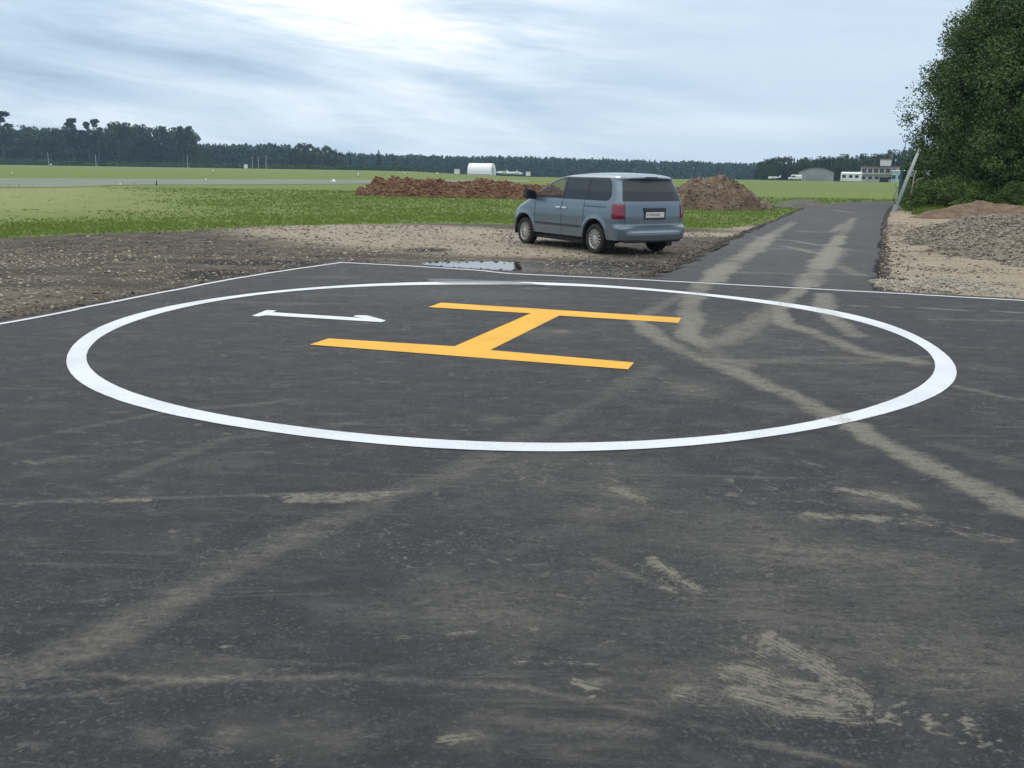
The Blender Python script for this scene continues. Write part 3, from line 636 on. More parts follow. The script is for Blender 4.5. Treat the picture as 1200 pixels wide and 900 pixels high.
def heap(name, spine, wid, hgt, mat, seed, label, cat, rough=.35, res=.14, fr=1.5, z=GZ, sharp=1.0, stone=None):
    """mound along a ground spine: list of points with half widths and heights"""
    S_ = cat_rom(np.c_[spine, wid, hgt], 8); P = S_[:, :2]
    pad_ = max(wid)*1.3; x0, y0 = P.min(0)-pad_; x1, y1 = P.max(0)+pad_
    xs = np.arange(x0, x1, res); ys = np.arange(y0, y1, res); A, B = np.meshgrid(xs, ys); X, Y = A.ravel(), B.ravel()
    best = np.zeros_like(X)
    jx = (fbm(X*.8, Y*.8, seed)-.5)*1.2*pad_*.35; jy = (fbm(X*.8, Y*.8, seed+5)-.5)*1.2*pad_*.35
    for q in S_:
        r = np.hypot(X+jx-q[0], Y+jy-q[1])/q[2]; best = np.maximum(best, q[3]*np.clip(1-r**(1.35*sharp), 0, 1))
    amp = np.clip(best/ (max(hgt)*.4), 0, 1)
    Z = best + amp*((fbm(X*fr, Y*fr, seed+9)-.5)*rough*2*max(hgt)*.6 + (np.abs(fbm(X*fr*3, Y*fr*3, seed+13, 3)-.5))*rough*max(hgt)*.7)
    Z = np.where(best <= 0, -.25, Z-.02) + z
    Fq = gridfaces(len(xs), len(ys)); keep = (best[Fq] > 0).any(1); Fq = Fq[keep]
    used = np.unique(Fq); mp = np.zeros(len(X), int); mp[used] = np.arange(len(used))
    Vv = np.stack([X, Y, Z], 1)[used]; c = P.mean(0)
    root = empty(name, (c[0], c[1], z), label=label, cat=cat)
    Vv = Vv - np.array([c[0], c[1], z])
    mesh_obj('mound', Vv, mp[Fq], mat, root, smooth=False)
    if stone:
        n, s0, cm, cs_ = stone; smat = mat if cm < 0 else None; top = Vv[best[used] > .02]; i = rng.integers(0, len(top), n)
        Pp = top[i] + np.c_[rng.normal(0, res*.5, (n, 2)), np.full(n, .0)]
        stones('stones', Pp, np.clip(rng.gamma(2.2, s0, n), s0, s0*6), np.clip(rng.normal(cm, cs_, n), 0, 1), root, mat=smat, kind='stuff')
    return root
B = lambda px, py: G(px, py, GZ)
heap('soil_ridge', [B(442, 229), B(480, 230), B(530, 231), B(575, 231.5), B(615, 233), B(650, 234)], [1.5, 1.9, 1.9, 2.0, 1.9, 1.5], [1.1, 1.05, .98, .98, .85, .7], M['red_soil'], 3, 'long low ridge of reddish dug soil on the grass left of the van', 'soil heap', .62, .10, 1.6, stone=(14000, .022, -1, .0))
heap('soil_heap', [B(790, 244), B(835, 245), B(864, 245), B(896, 246)], [1.9, 2.2, 1.7, .9], [1.05, 1.62, 1.1, .3], M['brown_soil'], 8, 'brown heap of dug soil with stones on the grass right behind the van', 'soil heap', .32, .12, 1.6, stone=(2600, .018, .42, .22))
heap('soil_heap', [B(925, 243), B(945, 242), B(957, 241.5)], [1.3, 1.5, .8], [.32, .42, .2], heap_mat('grey_soil', (.13, .13, .11), (.17, .165, .14), (.08, .09, .05)), 12, 'small low grey mound beside the bend of the road', 'soil heap', .3, .15)
heap('gravel_heap', [B(1118, 277), B(1158, 284), B(1205, 298), B(1270, 308)], [1.25, 2.1, 2.5, 2.6], [.42, .80, .80, .80], M['gravel_heap'], 17, 'broad grey-tan heap of crushed stone under the big tree', 'gravel heap', .16, .10, 1.5, stone=(32000, .009, .56, .22))
heap('gravel_ridge', [B(1030, 334), B(1065, 338), B(1110, 336), B(1150, 342), B(1180, 346)], [.40, .42, .55, .45, .35], [.10, .12, .20, .13, .08], M['pale_gravel'], 23, 'low pale ridge of fine gravel along the right far edge of the pad', 'gravel heap', .3, .04, 4, stone=(6000, .006, .85, .15))
heap('soil_bank', [B(1095, 256), B(1135, 255), B(1170, 256), B(1260, 262)], [1.1, 1.8, 1.7, 1.6], [.3, .72, .62, .5], M['brown_soil'], 29, 'rusty brown bank of bare earth at the foot of the big tree', 'soil bank', .35, .12)

# ------------------------------------------------------------------ far terrain: the airfield falls away slightly beyond its crest
OFFX = [-400, 0, 300, 480, 560, 620, 720, 880, 1000, 1700]; OFFV = [2.2, 2.2, 2.2, 3.0, 6.3, 7.3, 7.8, 6.8, 7.2, 7.2]
FV = F/cp**2
def pxof(x, y): return 604 + F/cp*np.asarray(x)/np.maximum(y, 1.0)
def TZ(x, y):
    d = np.maximum(y, 1.0); off = np.interp(pxof(x, y), OFFX, OFFV)
    z = H - off*d/FV
    return np.where(y > 60, np.minimum(GZ, np.maximum(z, -16.0)), GZ)
me = ground.data; n = len(me.vertices); c_ = np.empty(n*3, np.float32); me.vertices.foreach_get('co', c_); c_ = c_.reshape(-1, 3)
far = c_[:, 1] > 60; c_[far, 2] = TZ(c_[far, 0], c_[far, 1]); me.vertices.foreach_set('co', c_.ravel()); me.update()
def onT(px, d):
    p = AT(px, d); p[2] = float(TZ(p[0], p[1])); return p

# ------------------------------------------------------------------ foliage
def leaf_mat(name, c1, c2, c3=None, rough=.7):
    t = NT(name); a = t.attr('c'); c = t.mix(a, c1, c2)
    if c3: c = t.mix(t.mr(t.noise(.35, 3, .6, t.pos()), .5, .72, 0, .6), c, c3)
    t.col(c).set(Roughness=rough); t.b.inputs['Specular IOR Level'].default_value = .25
    return t.m
M['leaf'] = leaf_mat('leaf', (.050, .092, .026), (.115, .172, .050), (.07, .12, .035))
M['leaf2'] = leaf_mat('leaf_dark', (.032, .062, .020), (.09, .14, .042))
M['shrub'] = leaf_mat('shrub_leaf', (.045, .085, .018), (.13, .20, .045))
M['spruce'] = leaf_mat('spruce_needles', (.016, .032, .014), (.040, .066, .026))
M['broad'] = leaf_mat('broad_far', (.022, .046, .014), (.060, .10, .028))
M['forest'] = leaf_mat('forest_mass', (.018, .040, .026), (.055, .090, .046))
M['bark'] = simple('bark', (.09, .07, .055), .9, .4, 4, bump=.6)
M['pinebark'] = simple('pine_bark', (.09, .065, .045), .9, .3, 1)
def leaves(P, size, N=None, flat=.0, aspect=.6):
    """one kite-shaped quad per point with a random attitude"""
    n = len(P); a = rng.normal(size=(n, 3)); a /= np.linalg.norm(a, axis=1)[:, None]
    b = rng.normal(size=(n, 3)); b -= (b*a).sum(1)[:, None]*a; b /= np.linalg.norm(b, axis=1)[:, None]
    s = (size*(.6+.8*rng.random(n)))[:, None] if np.isscalar(size) else (size*(.6+.8*rng.random(n)))[:, None]
    V = np.stack([P-a*s, P+b*s*aspect, P+a*s, P-b*s*aspect], 1).reshape(-1, 3)
    return V, np.arange(4*n).reshape(-1, 4)
def crown_points(prof, nclump, per, cr_, seed, lump=.18, shell=.55):
    """clumps filled through a crown whose radius follows prof(z) [(z, r), ...]"""
    g = np.random.default_rng(seed); zs = [p[0] for p in prof]; rs = [p[1] for p in prof]
    z = g.uniform(zs[0], zs[-1], nclump*4); r = np.interp(z, zs, rs); k = g.random(len(z)) < r/max(rs); z, r = z[k][:nclump], r[k][:nclump]
    th = g.uniform(0, 2*PI, len(z)); rho = r*(shell+(1-shell)*g.random(len(z))**.6)*(1+lump*g.normal(size=len(z))*.6)
    rho = np.where(g.random(len(z)) < .25, rho*g.random(len(z)), rho)
    C = np.stack([np.cos(th)*rho, np.sin(th)*rho, z], 1)
    br = np.clip(g.normal(.45, .25, len(C)), 0, 1)
    Q = g.normal(size=(len(C), per, 3)); Q /= np.linalg.norm(Q, axis=2)[..., None]; Q *= (g.random((len(C), per, 1))**.45)*cr_*(.6+.8*g.random((len(C), 1, 1)))
    Q[..., 2] *= .7
    P = (C[:, None]+Q).reshape(-1, 3); c = np.clip(np.repeat(br, per)+g.normal(0, .15, len(C)*per), 0, 1)
    return P, c, C
def big_tree(name, loc, prof, nclump, per, cr_, leaf, mat, seed, label, cat, group=None, trunk=.28, trunks=1):
    P, c, C = crown_points(prof, nclump, per, cr_, seed)
    root = empty(name, loc, label=label, cat=cat, group=group)
    V, Fq = leaves(P, leaf); mesh_obj('crown', V, Fq, mat, root, attrs={'c': np.repeat(c, 4)})
    g = random.Random(seed); top = prof[-1][0]*.85
    for k in range(trunks):
        mb = MB(); bx, by = (0, 0) if trunks == 1 else (g.uniform(-1.2, 1.2), g.uniform(-.8, .8))
        pts = [(bx+g.uniform(-.1, .1)*i, by+g.uniform(-.1, .1)*i, top*i/6-.1) for i in range(7)]
        mb.tube(pts, [trunk*(1-.13*i) for i in range(7)], 9); mb.build('trunk', M['bark'], root, smooth=True)
    lim = MB()
    for q in C[::max(1, len(C)//46)]:
        i = max(1, min(5, int(q[2]/top*6)-1)); s0 = pts[i]
        mid = [(s0[j]+q[j])/2 + (.25 if j == 2 else g.uniform(-.2, .2)) for j in range(3)]
        lim.tube([s0, mid, tuple(q)], [trunk*.38*(1-.12*i), trunk*.2, .02], 5)
    lim.build('limbs', M['bark'], root)
    return root
# the big trees at the right
p = G(1196, 246, GZ); TPX = np.array([p[0]+.6, p[1]+1.5])
prof1 = [(.8, 5.2), (1.6, 5.7), (3, 6.0), (5, 6.05), (6.5, 5.95), (8, 5.6), (9.5, 5.1), (11, 4.6), (13, 3.0), (15, 1.2)]
big_tree('broadleaf_tree', (TPX[0], TPX[1], GZ), [(z_, r_*.935) for z_, r_ in prof1], 1750, 230, .85, .068, M['leaf'], 41, 'huge dense broadleaf tree behind the crushed stone heap, cut by the top right corner', 'tree', 'big trees at the right', .34, 2)
q = G(1330, 250, GZ)
big_tree('broadleaf_tree', (q[0], q[1]+1, GZ), [(.5, 4.2), (2, 5.0), (4, 5.4), (7, 5.0), (10, 4.0), (12.5, 2)], 600, 150, .95, .095, M['leaf2'], 43, 'second darker broadleaf tree at the far right edge beside the huge one', 'tree', 'big trees at the right', .3)
for i, (px, py, r, h, sd, lab) in enumerate(((1082, 248, 1.0, 1.5, 51, 'leafy green bush beside the foot of the leaning pole'), (1104, 249, 1.4, 1.7, 52, 'bright green bush left of the rusty soil bank'), (1132, 246, 1.5, 1.6, 53, 'bush between the leaning pole bushes and the tree trunk, behind the rusty bank'), (1192, 249, 1.4, 1.5, 54, 'low bush right of the rusty soil bank under the tree'), (1072, 243, .7, 2.0, 55, 'slim bush touching the back of the leaning pole'), (1165, 244, 1.5, 2.0, 56, 'dark bush at the top of the rusty bank under the tree'))):
    pp = G(px, py, GZ); big_tree('bush', (pp[0], pp[1], GZ), [(.05, r*.8), (h*.4, r), (h*.8, r*.7), (h, r*.25)], 130, 80, .36, .050, M['shrub'], sd, lab, 'bush', 'bushes under the big tree', .03, 3)
# tall grass and weeds along the foot of the bushes
n = 9000; x = G(1075, 252, GZ)[0] + rng.random(n)*12; y = 44.0 + (x-x.min())*-.10 + rng.normal(0, .9, n)
grass('weeds', x, y, .18+.30*rng.random(n), np.full(n, .035), np.clip(rng.normal(.05, .2, n), 0, .5), kind='stuff', label='tall weeds in front of the bushes')

# far tree prototypes (meshes shared by copies)
def conifer_pts(h, r, n, g, bare=.08):
    z = bare*h + (1-bare)*h*(1-np.sqrt(g.random(n))*.999); k = (h-z)/(h*(1-bare)); lay = .75+.35*np.sin(z/h*PI*14)
    rho = r*k*lay*(g.random(n)**.45)+.12; th = g.random(n)*2*PI
    return np.stack([np.cos(th)*rho, np.sin(th)*rho, z-rho*.25], 1)
def broad_pts(h, r, n, g, lo=.12):
    nc = 26; z = h*(lo+(.93-lo)*g.random(nc)); rr = r*np.sqrt(np.clip(1-((z/h-.55)/.52)**2, .05, 1))*np.sqrt(g.random(nc)); th = g.random(nc)*2*PI
    C = np.stack([np.cos(th)*rr, np.sin(th)*rr, z], 1); i = g.integers(0, nc, n); q = g.normal(size=(n, 3)); q /= np.linalg.norm(q, axis=1)[:, None]
    return C[i] + q*(g.random((n, 1))**.4)*r*.42
def pine_pts(h, r, n, g):
    nc = 18; z = h*(.25+.72*g.random(nc)**.9); rr = r*.85*np.sqrt(g.random(nc))*np.clip(1.5-z/h, .3, 1); th = g.random(nc)*2*PI
    C = np.stack([np.cos(th)*rr, np.sin(th)*rr, z], 1); C[0] = (0, 0, h*.97); i = g.integers(0, nc, n); q = g.normal(size=(n, 3)); q /= np.linalg.norm(q, axis=1)[:, None]
    q[:, 2] *= .7
    return C[i] + q*(g.random((n, 1))**.4)*r*.40
protos = {}
def far_tree(kind, var, loc, h, label, group, rz=0, wd=1.0):
    key = (kind, var)
    if key not in protos:
        g = np.random.default_rng(hash(kind) % 1 + 100*len(protos)+5)
        H0 = 20.
        if kind == 'pine': P = pine_pts(H0, 3.3, 1300, g); mt, ls = M['spruce'], .55
        elif kind == 'spruce': P = conifer_pts(H0, 3.0, 900, g); mt, ls = M['spruce'], .50
        else: P = broad_pts(H0, 4.6, 1200, g); mt, ls = M['broad'], .55
        V, Fq = leaves(P, ls); o1 = mesh_obj('crown', V, Fq, mt, None, attrs={'c': np.repeat(np.clip(g.normal(.45, .3, len(P)), 0, 1), 4)})
        mb = MB(); mb.tube([(0, 0, -.5), (0, 0, H0*.5), (.1, 0, H0*.93)], [.32, .22, .06], 7); o2 = mb.build('trunk', M['pinebark'] if kind == 'pine' else M['bark'])
        protos[key] = (o1, o2); fresh = True
    else: fresh = False
    nm = {'pine': 'pine_tree', 'spruce': 'spruce_tree', 'broad': 'broadleaf_tree'}[kind]
    root = empty(nm, loc, rz, label=label, cat='tree', group=group); s = h/20; root.scale = (s*wd, s*wd, s)
    for o in protos[key]:
        c = o if fresh else o.copy()
        if not fresh: col.objects.link(c)
        c.parent = root
    return root
gr_ = random.Random(5)
# left wood: skyline (picture x, y of tops)
SK = [(-80, 148), (-40, 150), (0, 150), (15, 151), (35, 150), (60, 151), (80, 150), (97, 150), (125, 148), (148, 145), (160, 149), (175, 148), (190, 150), (205, 151), (220, 152), (228, 158)]
hor = lambda px: 190.2+.01555*px
def hgt(px, ytop, p): return (hor(px)-ytop)/FV*p[1] + (H-p[2])
for px, yt, k, wd, lab in ((6, 132, 'pine', 1.25, 'tallest dark pine at the far left edge of the picture'), (87, 140, 'pine', 1.2, 'tall round-headed pine rising out of the left wood between two lower stretches'), (106, 144, 'pine', .9, 'left one of the two close pine tops in the middle of the left wood'), (117, 141, 'pine', 1.0, 'right one of the two close pine tops in the middle of the left wood'), (148, 144, 'broad', .9, 'broad dark tree top standing a little above the left wood'), (215, 149, 'pine', .8, 'slim pine with a bare pale trunk near the right end of the left wood'), (225, 149, 'pine', .95, 'last tall pine at the right end of the left wood')):
    p = onT(px, 790); far_tree(k, 0 if wd > 1 else 1, p, hgt(px, yt, p), lab, None, gr_.random()*6, wd)
i = 0
for row, d in enumerate((805, 835, 870)):
    px = -90 + row*3
    while px < 232:
        p = onT(px, d+gr_.uniform(-10, 10)); yt = np.interp(px, [a for a, b in SK], [b for a, b in SK]) + gr_.uniform(-3, 4) + (0 if row else gr_.choice([0, 4, 10]))
        kind = gr_.choice(['broad', 'broad', 'broad', 'spruce', 'pine'] if row == 0 else ['broad', 'spruce', 'broad'])
        far_tree(kind, gr_.randrange(3), p, hgt(px, yt, p), 'one of the dark trees packed together in the wood on the left', 'trees of the left wood', gr_.random()*6, gr_.uniform(.85, 1.2)); px += gr_.uniform(6, 10)
for px, yt, k, wd, lab in ((236, 172, 'broad', 1.0, 'lower round tree just right of the left wood'), (243, 176, 'broad', 1.0, 'small round tree right beyond the end of the left wood')):
    p = onT(px, 780); far_tree(k, 1, p, hgt(px, yt, p), lab, None, 1, wd)
for px, yt, k, wd, lab in ((341, 171, 'spruce', 1.1, 'dark spruce at the left end of the middle clump of trees'), (353, 167.5, 'broad', 1.0, 'pale-topped tree, highest of the middle clump'), (362, 168, 'broad', 1.0, 'round tree just right of the highest of the middle clump'), (347, 174, 'broad', 1.1, 'low dark tree in front of the middle clump'), (371, 172, 'broad', .9, 'dark tree in the middle of the middle clump'), (382, 170.5, 'broad', 1.1, 'broad dark tree on the right of the middle clump'), (391, 175, 'broad', 1.0, 'sloping-off tree near the right end of the middle clump'), (399, 178, 'broad', .9, 'lowest tree at the right end of the middle clump'),
                           (410, 175.5, 'spruce', 1.1, 'slim pointed spruce between the middle clump and the taller pointed one'), (444, 174.5, 'spruce', 1.5, 'tall pointed spruce standing clear of the far forest left of the soil ridge'), (424, 183, 'broad', .9, 'small round tree between the two pointed spruces'), (462, 184, 'broad', 1.0, 'small dark tree right of the tall pointed spruce')):
    p = onT(px, 760); far_tree(k, 1, p, hgt(px, yt, p), lab, None, gr_.random()*6, wd)
# right wood
SR = [(884, 192), (893, 187), (905, 182), (930, 182.5), (950, 183), (975, 181.5), (1000, 180.5), (1020, 181), (1035, 179), (1045, 176), (1060, 173), (1075, 174), (1120, 172), (1300, 172)]
for row, d in enumerate((560, 585, 615)):
    px = 884 + row*3
    while px < 1120:
        p = onT(px, d+gr_.uniform(-8, 8)); yt = np.interp(px, [a for a, b in SR], [b for a, b in SR]) + gr_.uniform(-.8, 4) + (0 if row else 3)
        far_tree(gr_.choice(['spruce', 'spruce', 'broad', 'broad']), gr_.randrange(3), p, hgt(px, yt, p), 'one of the dark trees packed together in the wood behind the airfield buildings', 'trees of the right wood', gr_.random()*6, gr_.uniform(.8, 1.1)); px += gr_.uniform(4.5, 7)
# far forest, one mass
SF = [(-700, 20), (-100, 22), (230, 24.5), (250, 25.5), (290, 25), (335, 26.5), (350, 22), (400, 17.5), (470, 16.5), (560, 15.8), (620, 16), (700, 15.2), (800, 13.8), (870, 12.8), (900, 13), (1300, 16), (1900, 18)]
SD = [(-700, 1150), (335, 900), (420, 1100), (1900, 1250)]
protoF = []
for k in range(5):
    g = np.random.default_rng(900+k)
    P = conifer_pts(20, 3.2, 170, g, .02) if k < 3 else broad_pts(20, 4.4, 190, g, .05)
    V, Fq = leaves(P, 1.5); protoF.append((V, Fq))
VV, FF, CC = [], [], []; base_ = 0
for row in range(7):
    px = -650.0
    while px < 1850:
        d = np.interp(px, [a for a, b in SD], [b for a, b in SD]) + row*26 + gr_.uniform(-9, 9)
        p = onT(px, d); so_ = np.interp(px, [a for a, b in SF], [b for a, b in SF]); bo = (H-p[2])/d*FV
        h = (so_+bo)/FV*d*(gr_.uniform(.80, .98) if row < 3 else gr_.uniform(.90, 1.07))
        V, Fq = protoF[gr_.choice([0, 1, 2, 3, 4, 0])]; s = h/20; a = gr_.random()*6; w_ = s*1.05
        VV.append(np.stack([(V[:, 0]*math.cos(a)-V[:, 1]*math.sin(a))*w_+p[0], (V[:, 0]*math.sin(a)+V[:, 1]*math.cos(a))*w_+p[1], V[:, 2]*s+p[2]], 1)); FF.append(Fq+base_); base_ += len(V)
        CC.append(np.clip(np.full(len(V), gr_.choice([gr_.gauss(.3, .15), gr_.gauss(.6, .2)]))+np.repeat(rng.normal(0, .15, len(V)//4), 4), 0, 1)); px += gr_.uniform(4.2, 7.5)*(1.4 if px < -50 or px > 1250 else 1)
mesh_obj('forest', np.concatenate(VV), np.concatenate(FF), M['forest'], attrs={'c': np.concatenate(CC)}, kind='stuff', label='long dark forest along the far horizon')
# low scrub along the foot of the left wood and the far forest
VV, CC = [], []
for q in range(900):
    px = gr_.uniform(-60, 520); d = 735 if px < 235 else 745; p = onT(px, d+gr_.uniform(-12, 12)); s = gr_.uniform(1.2, 3.2)*(1.25 if px < 60 else 1)
    P = rng.normal(size=(46, 3)); P /= np.linalg.norm(P, axis=1)[:, None]; P = P*np.array([s*1.5, s, s*.8])+p+np.array([0, 0, s*.5]); VV.append(P); CC.append(np.full(46, np.clip(gr_.gauss(.45, .25), 0, 1)))
P = np.concatenate(VV); V, Fq = leaves(P, .6); mesh_obj('scrub', V, Fq, M['broad'], attrs={'c': np.repeat(np.concatenate(CC), 4)}, kind='stuff', label='low scrub along the foot of the left wood')

# ------------------------------------------------------------------ airfield buildings and small far things
M['white_metal'] = simple('white_metal', (.78, .80, .80), .5, .06, .6)
M['grey_metal'] = simple('grey_sheet', (.30, .32, .33), .6, .10, .3)
M['grey_roof'] = simple('grey_roof', (.42, .44, .45), .6, .08, .3)
M['plaster'] = simple('plaster', (.46, .45, .43), .85, .12, .5)
M['red_roof'] = simple('red_roof', (.15, .085, .075), .8, .15, .6)
M['blue_wall'] = simple('pale_blue_wall', (.42, .53, .58), .7, .08, .5)
M['dark_glass'] = simple('dark_glass', (.025, .035, .045), .12, .2, 1, spec=.6)
M['black'] = simple('black', (.015, .015, .017), .6, .2, 2)
M['fence_green'] = simple('fence_green', (.045, .11, .10), .5, .15, 3)
M['pole'] = simple('pole_grey', (.34, .37, .36), .8, .2, 5, bump=.4)
M['pale_wood'] = simple('pale_wood', (.34, .33, .24), .85, .25, 6)
def facing(p): return math.atan2(p[0], p[1])*-1
# arched white shelter
d = 320; p = onT(564.5, d); sc_ = d/F; L = 27*sc_; hh = 13.3*sc_; r0 = empty('arched_hangar', p, facing(p)-R(14), label='white arched fabric hangar in the middle distance beyond the soil ridge', cat='hangar')
mb = MB(); n = 14; Wd = 8.0; prof = [(-Wd/2, 0)] + [(-Wd/2*math.cos(PI*i/n), .25*hh+.75*hh*math.sin(PI*i/n)**.9) for i in range(n+1)] + [(Wd/2, 0)]
V = [(x, y_, z) for x in (-L/2, L/2) for y_, z in prof]; k = len(prof)
mb.add(V, [(i, i+1, k+i+1, k+i) for i in range(k-1)]); mb.build('cover', M['white_metal'], r0, smooth=True)
for x in (-L/2+.02, L/2-.02): MB().add([(x, y_, z) for y_, z in prof], [tuple(range(k))]).build('end_wall', M['white_metal'], r0)
mb = MB(); mb.box(L/2, L/2+.08, -1.6, 1.6, 0, 2.6); mb.build('door', M['grey_roof'], r0)
mb = MB(); mb.box(-L/2, L/2, -Wd/2-.06, -Wd/2-.01, 0, .45); mb.build('base_band', M['grey_roof'], r0)
# grey gabled hangar
d = 340; sc_ = d/F; p = onT(956.5, d); r0 = empty('grey_hangar', p, facing(p), label='grey sheet-metal hangar with a low curved roof left of the white building', cat='hangar')
L, hE, hR = 38*sc_, 9.5*sc_, 14.5*sc_; prof = [(-L/2, 0), (-L/2, hE)] + [(-L/2+L*i/10, hE+(hR-hE)*math.sin(PI*i/10)**.8) for i in range(1, 10)] + [(L/2, hE), (L/2, 0)]; k = len(prof)
mb = MB(); mb.add([(x, 0, z) for x, z in prof], [tuple(range(k-1, -1, -1))]); mb.add([(x, 14, z) for x, z in prof], [tuple(range(k))])
mb.box(-L/2, -L/2+.1, .01, 13.99, 0, hE-.02); mb.box(L/2-.1, L/2, .01, 13.99, 0, hE-.02); mb.build('wall', M['grey_metal'], r0)
mb = MB(); V = [(x*1.01, y_, z+.08) for y_ in (-.3, 14.3) for x, z in prof[1:-1]]; q = k-2; mb.add(V, [(i, i+1, q+i+1, q+i) for i in range(q-1)]); V2 = [(a, b, c-.07) for a, b, c in V]; mb.add(V2, [(q+i, q+i+1, i+1, i) for i in range(q-1)]); mb.add(V[:q]+V2[:q], [(i, i+1, q+i+1, q+i) for i in range(q-1)]); mb.build('roof', M['grey_roof'], r0)
mb = MB(); mb.box(-L*.28, L*.28, -.06, -.01, 0, hE*.8); mb.build('door', simple('hangar_door', (.25, .27, .29), .6, .1, .3), r0)
for i in range(6): x = -L*.28+L*.56*i/5; MB().box(x-.05, x+.05, -.10, -.061, 0, hE*.8).build('door_rail', M['grey_roof'], r0)
# white long low building with a row of windows
p = onT(997.5, d+5); r0 = empty('white_cabin', p, facing(p), label='long white cabin with three dark windows between the grey hangar and the tower building', cat='cabin')
L, hh = 23*sc_, 10.5*sc_; MB().box(-L/2, L/2, 0, 6, .15, hh*.86, .05).build('wall', M['white_metal'], r0)
mb = MB(); mb.add([(-L/2-.1, -.2, hh*.86), (L/2+.1, -.2, hh*.86), (L/2+.1, 6.2, hh*.86), (-L/2-.1, 6.2, hh*.86), (-L/2+.4, .5, hh*1.05), (L/2-.1, .5, hh*1.05), (L/2-.1, 5.5, hh*1.05), (-L/2+.4, 5.5, hh*1.05)], [(3, 2, 1, 0), (4, 5, 6, 7), (0, 1, 5, 4), (1, 2, 6, 5), (2, 3, 7, 6), (3, 0, 4, 7)]); mb.build('roof', M['white_metal'], r0)
for x in (-.33, -.02, .27): MB().box(x*L-.62, x*L+.62, -.05, -.01, hh*.42, hh*.72).build('window', M['dark_glass'], r0)
MB().box(-L/2+.05, L/2-.05, .1, 5.9, -.6, .15).build('skirt', M['black'], r0)
# two-storey building with a small tower
d2 = 350; sc_ = d2/F; p = onT(1030, d2); r0 = empty('tower_building', p, facing(p), label='two-storey grey-white building with red eaves and a white lookout tower on its roof', cat='building')
L, h1 = 40*sc_, 8.5*sc_; xl = -21*sc_
MB().box(xl, xl+L, 0, 9, -.4, h1).build('lower_wall', M['plaster'], r0)
MB().box(xl+.3, xl+L+.6, .5, 9, h1+.02, h1*1.95).build('upper_wall', M['plaster'], r0)
MB().box(xl-.3, xl+L+1.0, -.4, 9.4, h1*1.95+.01, h1*1.95+.45).build('roof', M['red_roof'], r0)
MB().box(xl-.05, xl+L+.4, -.9, .48, h1+.03, h1+.28).build('balcony', M['plaster'], r0)
for i in range(6):
    x = xl+1.6+i*2.05
    f_ = MB().box(x-.68, x+.68, .42, .47, h1*1.22, h1*1.75).build('window', M['dark_glass'], r0); MB().box(x-.04, x+.04, .36, .415, h1*1.22, h1*1.75).build('mullion', M['plaster'], f_)
for i in range(5):
    x = xl+1.6+i*2.3
    if i == 3: continue
    MB().box(x-.6, x+.6, -.07, -.02, h1*.38, h1*.72).build('window', M['dark_glass'], r0)
MB().box(xl+7.2, xl+10.4, -.08, -.02, -.2, h1*.66).build('door', M['black'], r0)
for i in range(7): x = xl+.2+i*2.1; MB().tube([(x, -.85, h1+.2), (x, -.85, h1*1.5)], .05, 5).build('balcony_post', M['plaster'], r0)
tx = 5.5*sc_
tw = MB(); a0_, a1_ = tx-6*sc_, tx+6.5*sc_; zb, zt = h1*1.95+.5, h1*1.95+.5+7*sc_
tw.add([(a0_+.25, 1.5, zb), (a1_-.25, 1.5, zb), (a1_-.25, 6, zb), (a0_+.25, 6, zb), (a0_, 1.2, zt), (a1_, 1.2, zt), (a1_, 6.2, zt), (a0_, 6.2, zt)], [(3, 2, 1, 0), (4, 5, 6, 7), (0, 1, 5, 4), (1, 2, 6, 5), (2, 3, 7, 6), (3, 0, 4, 7)]); tw.build('tower', M['white_metal'], r0)
MB().box(a0_-.3, a1_+.3, .9, 6.5, zt+.01, zt+.55).build('tower_roof', M['red_roof'], r0)
MB().tube([(a1_, 3, zt+.5), (a1_, 3, zt+4)], .05, 5).build('mast', M['pole'], r0)
# bush-dark parked van at its door
# pale blue long building to the right, behind the fence
p = onT(1070, d2-6); r0 = empty('blue_building', p, facing(p), label='long pale blue single-storey building behind the fence and leaning pole', cat='building')
L = 40*sc_; MB().box(-L*.56, L*.6, 0, 7, -.4, 4.0).build('wall', M['blue_wall'], r0); MB().box(-L*.57, L*.61, -.3, 7.3, 4.01, 4.5).build('roof', M['white_metal'], r0)
for i in range(7): x = -L*.5+i*2.1; MB().box(x-.6, x+.6, -.06, -.01, 1.2, 2.6).build('window', M['dark_glass'], r0)
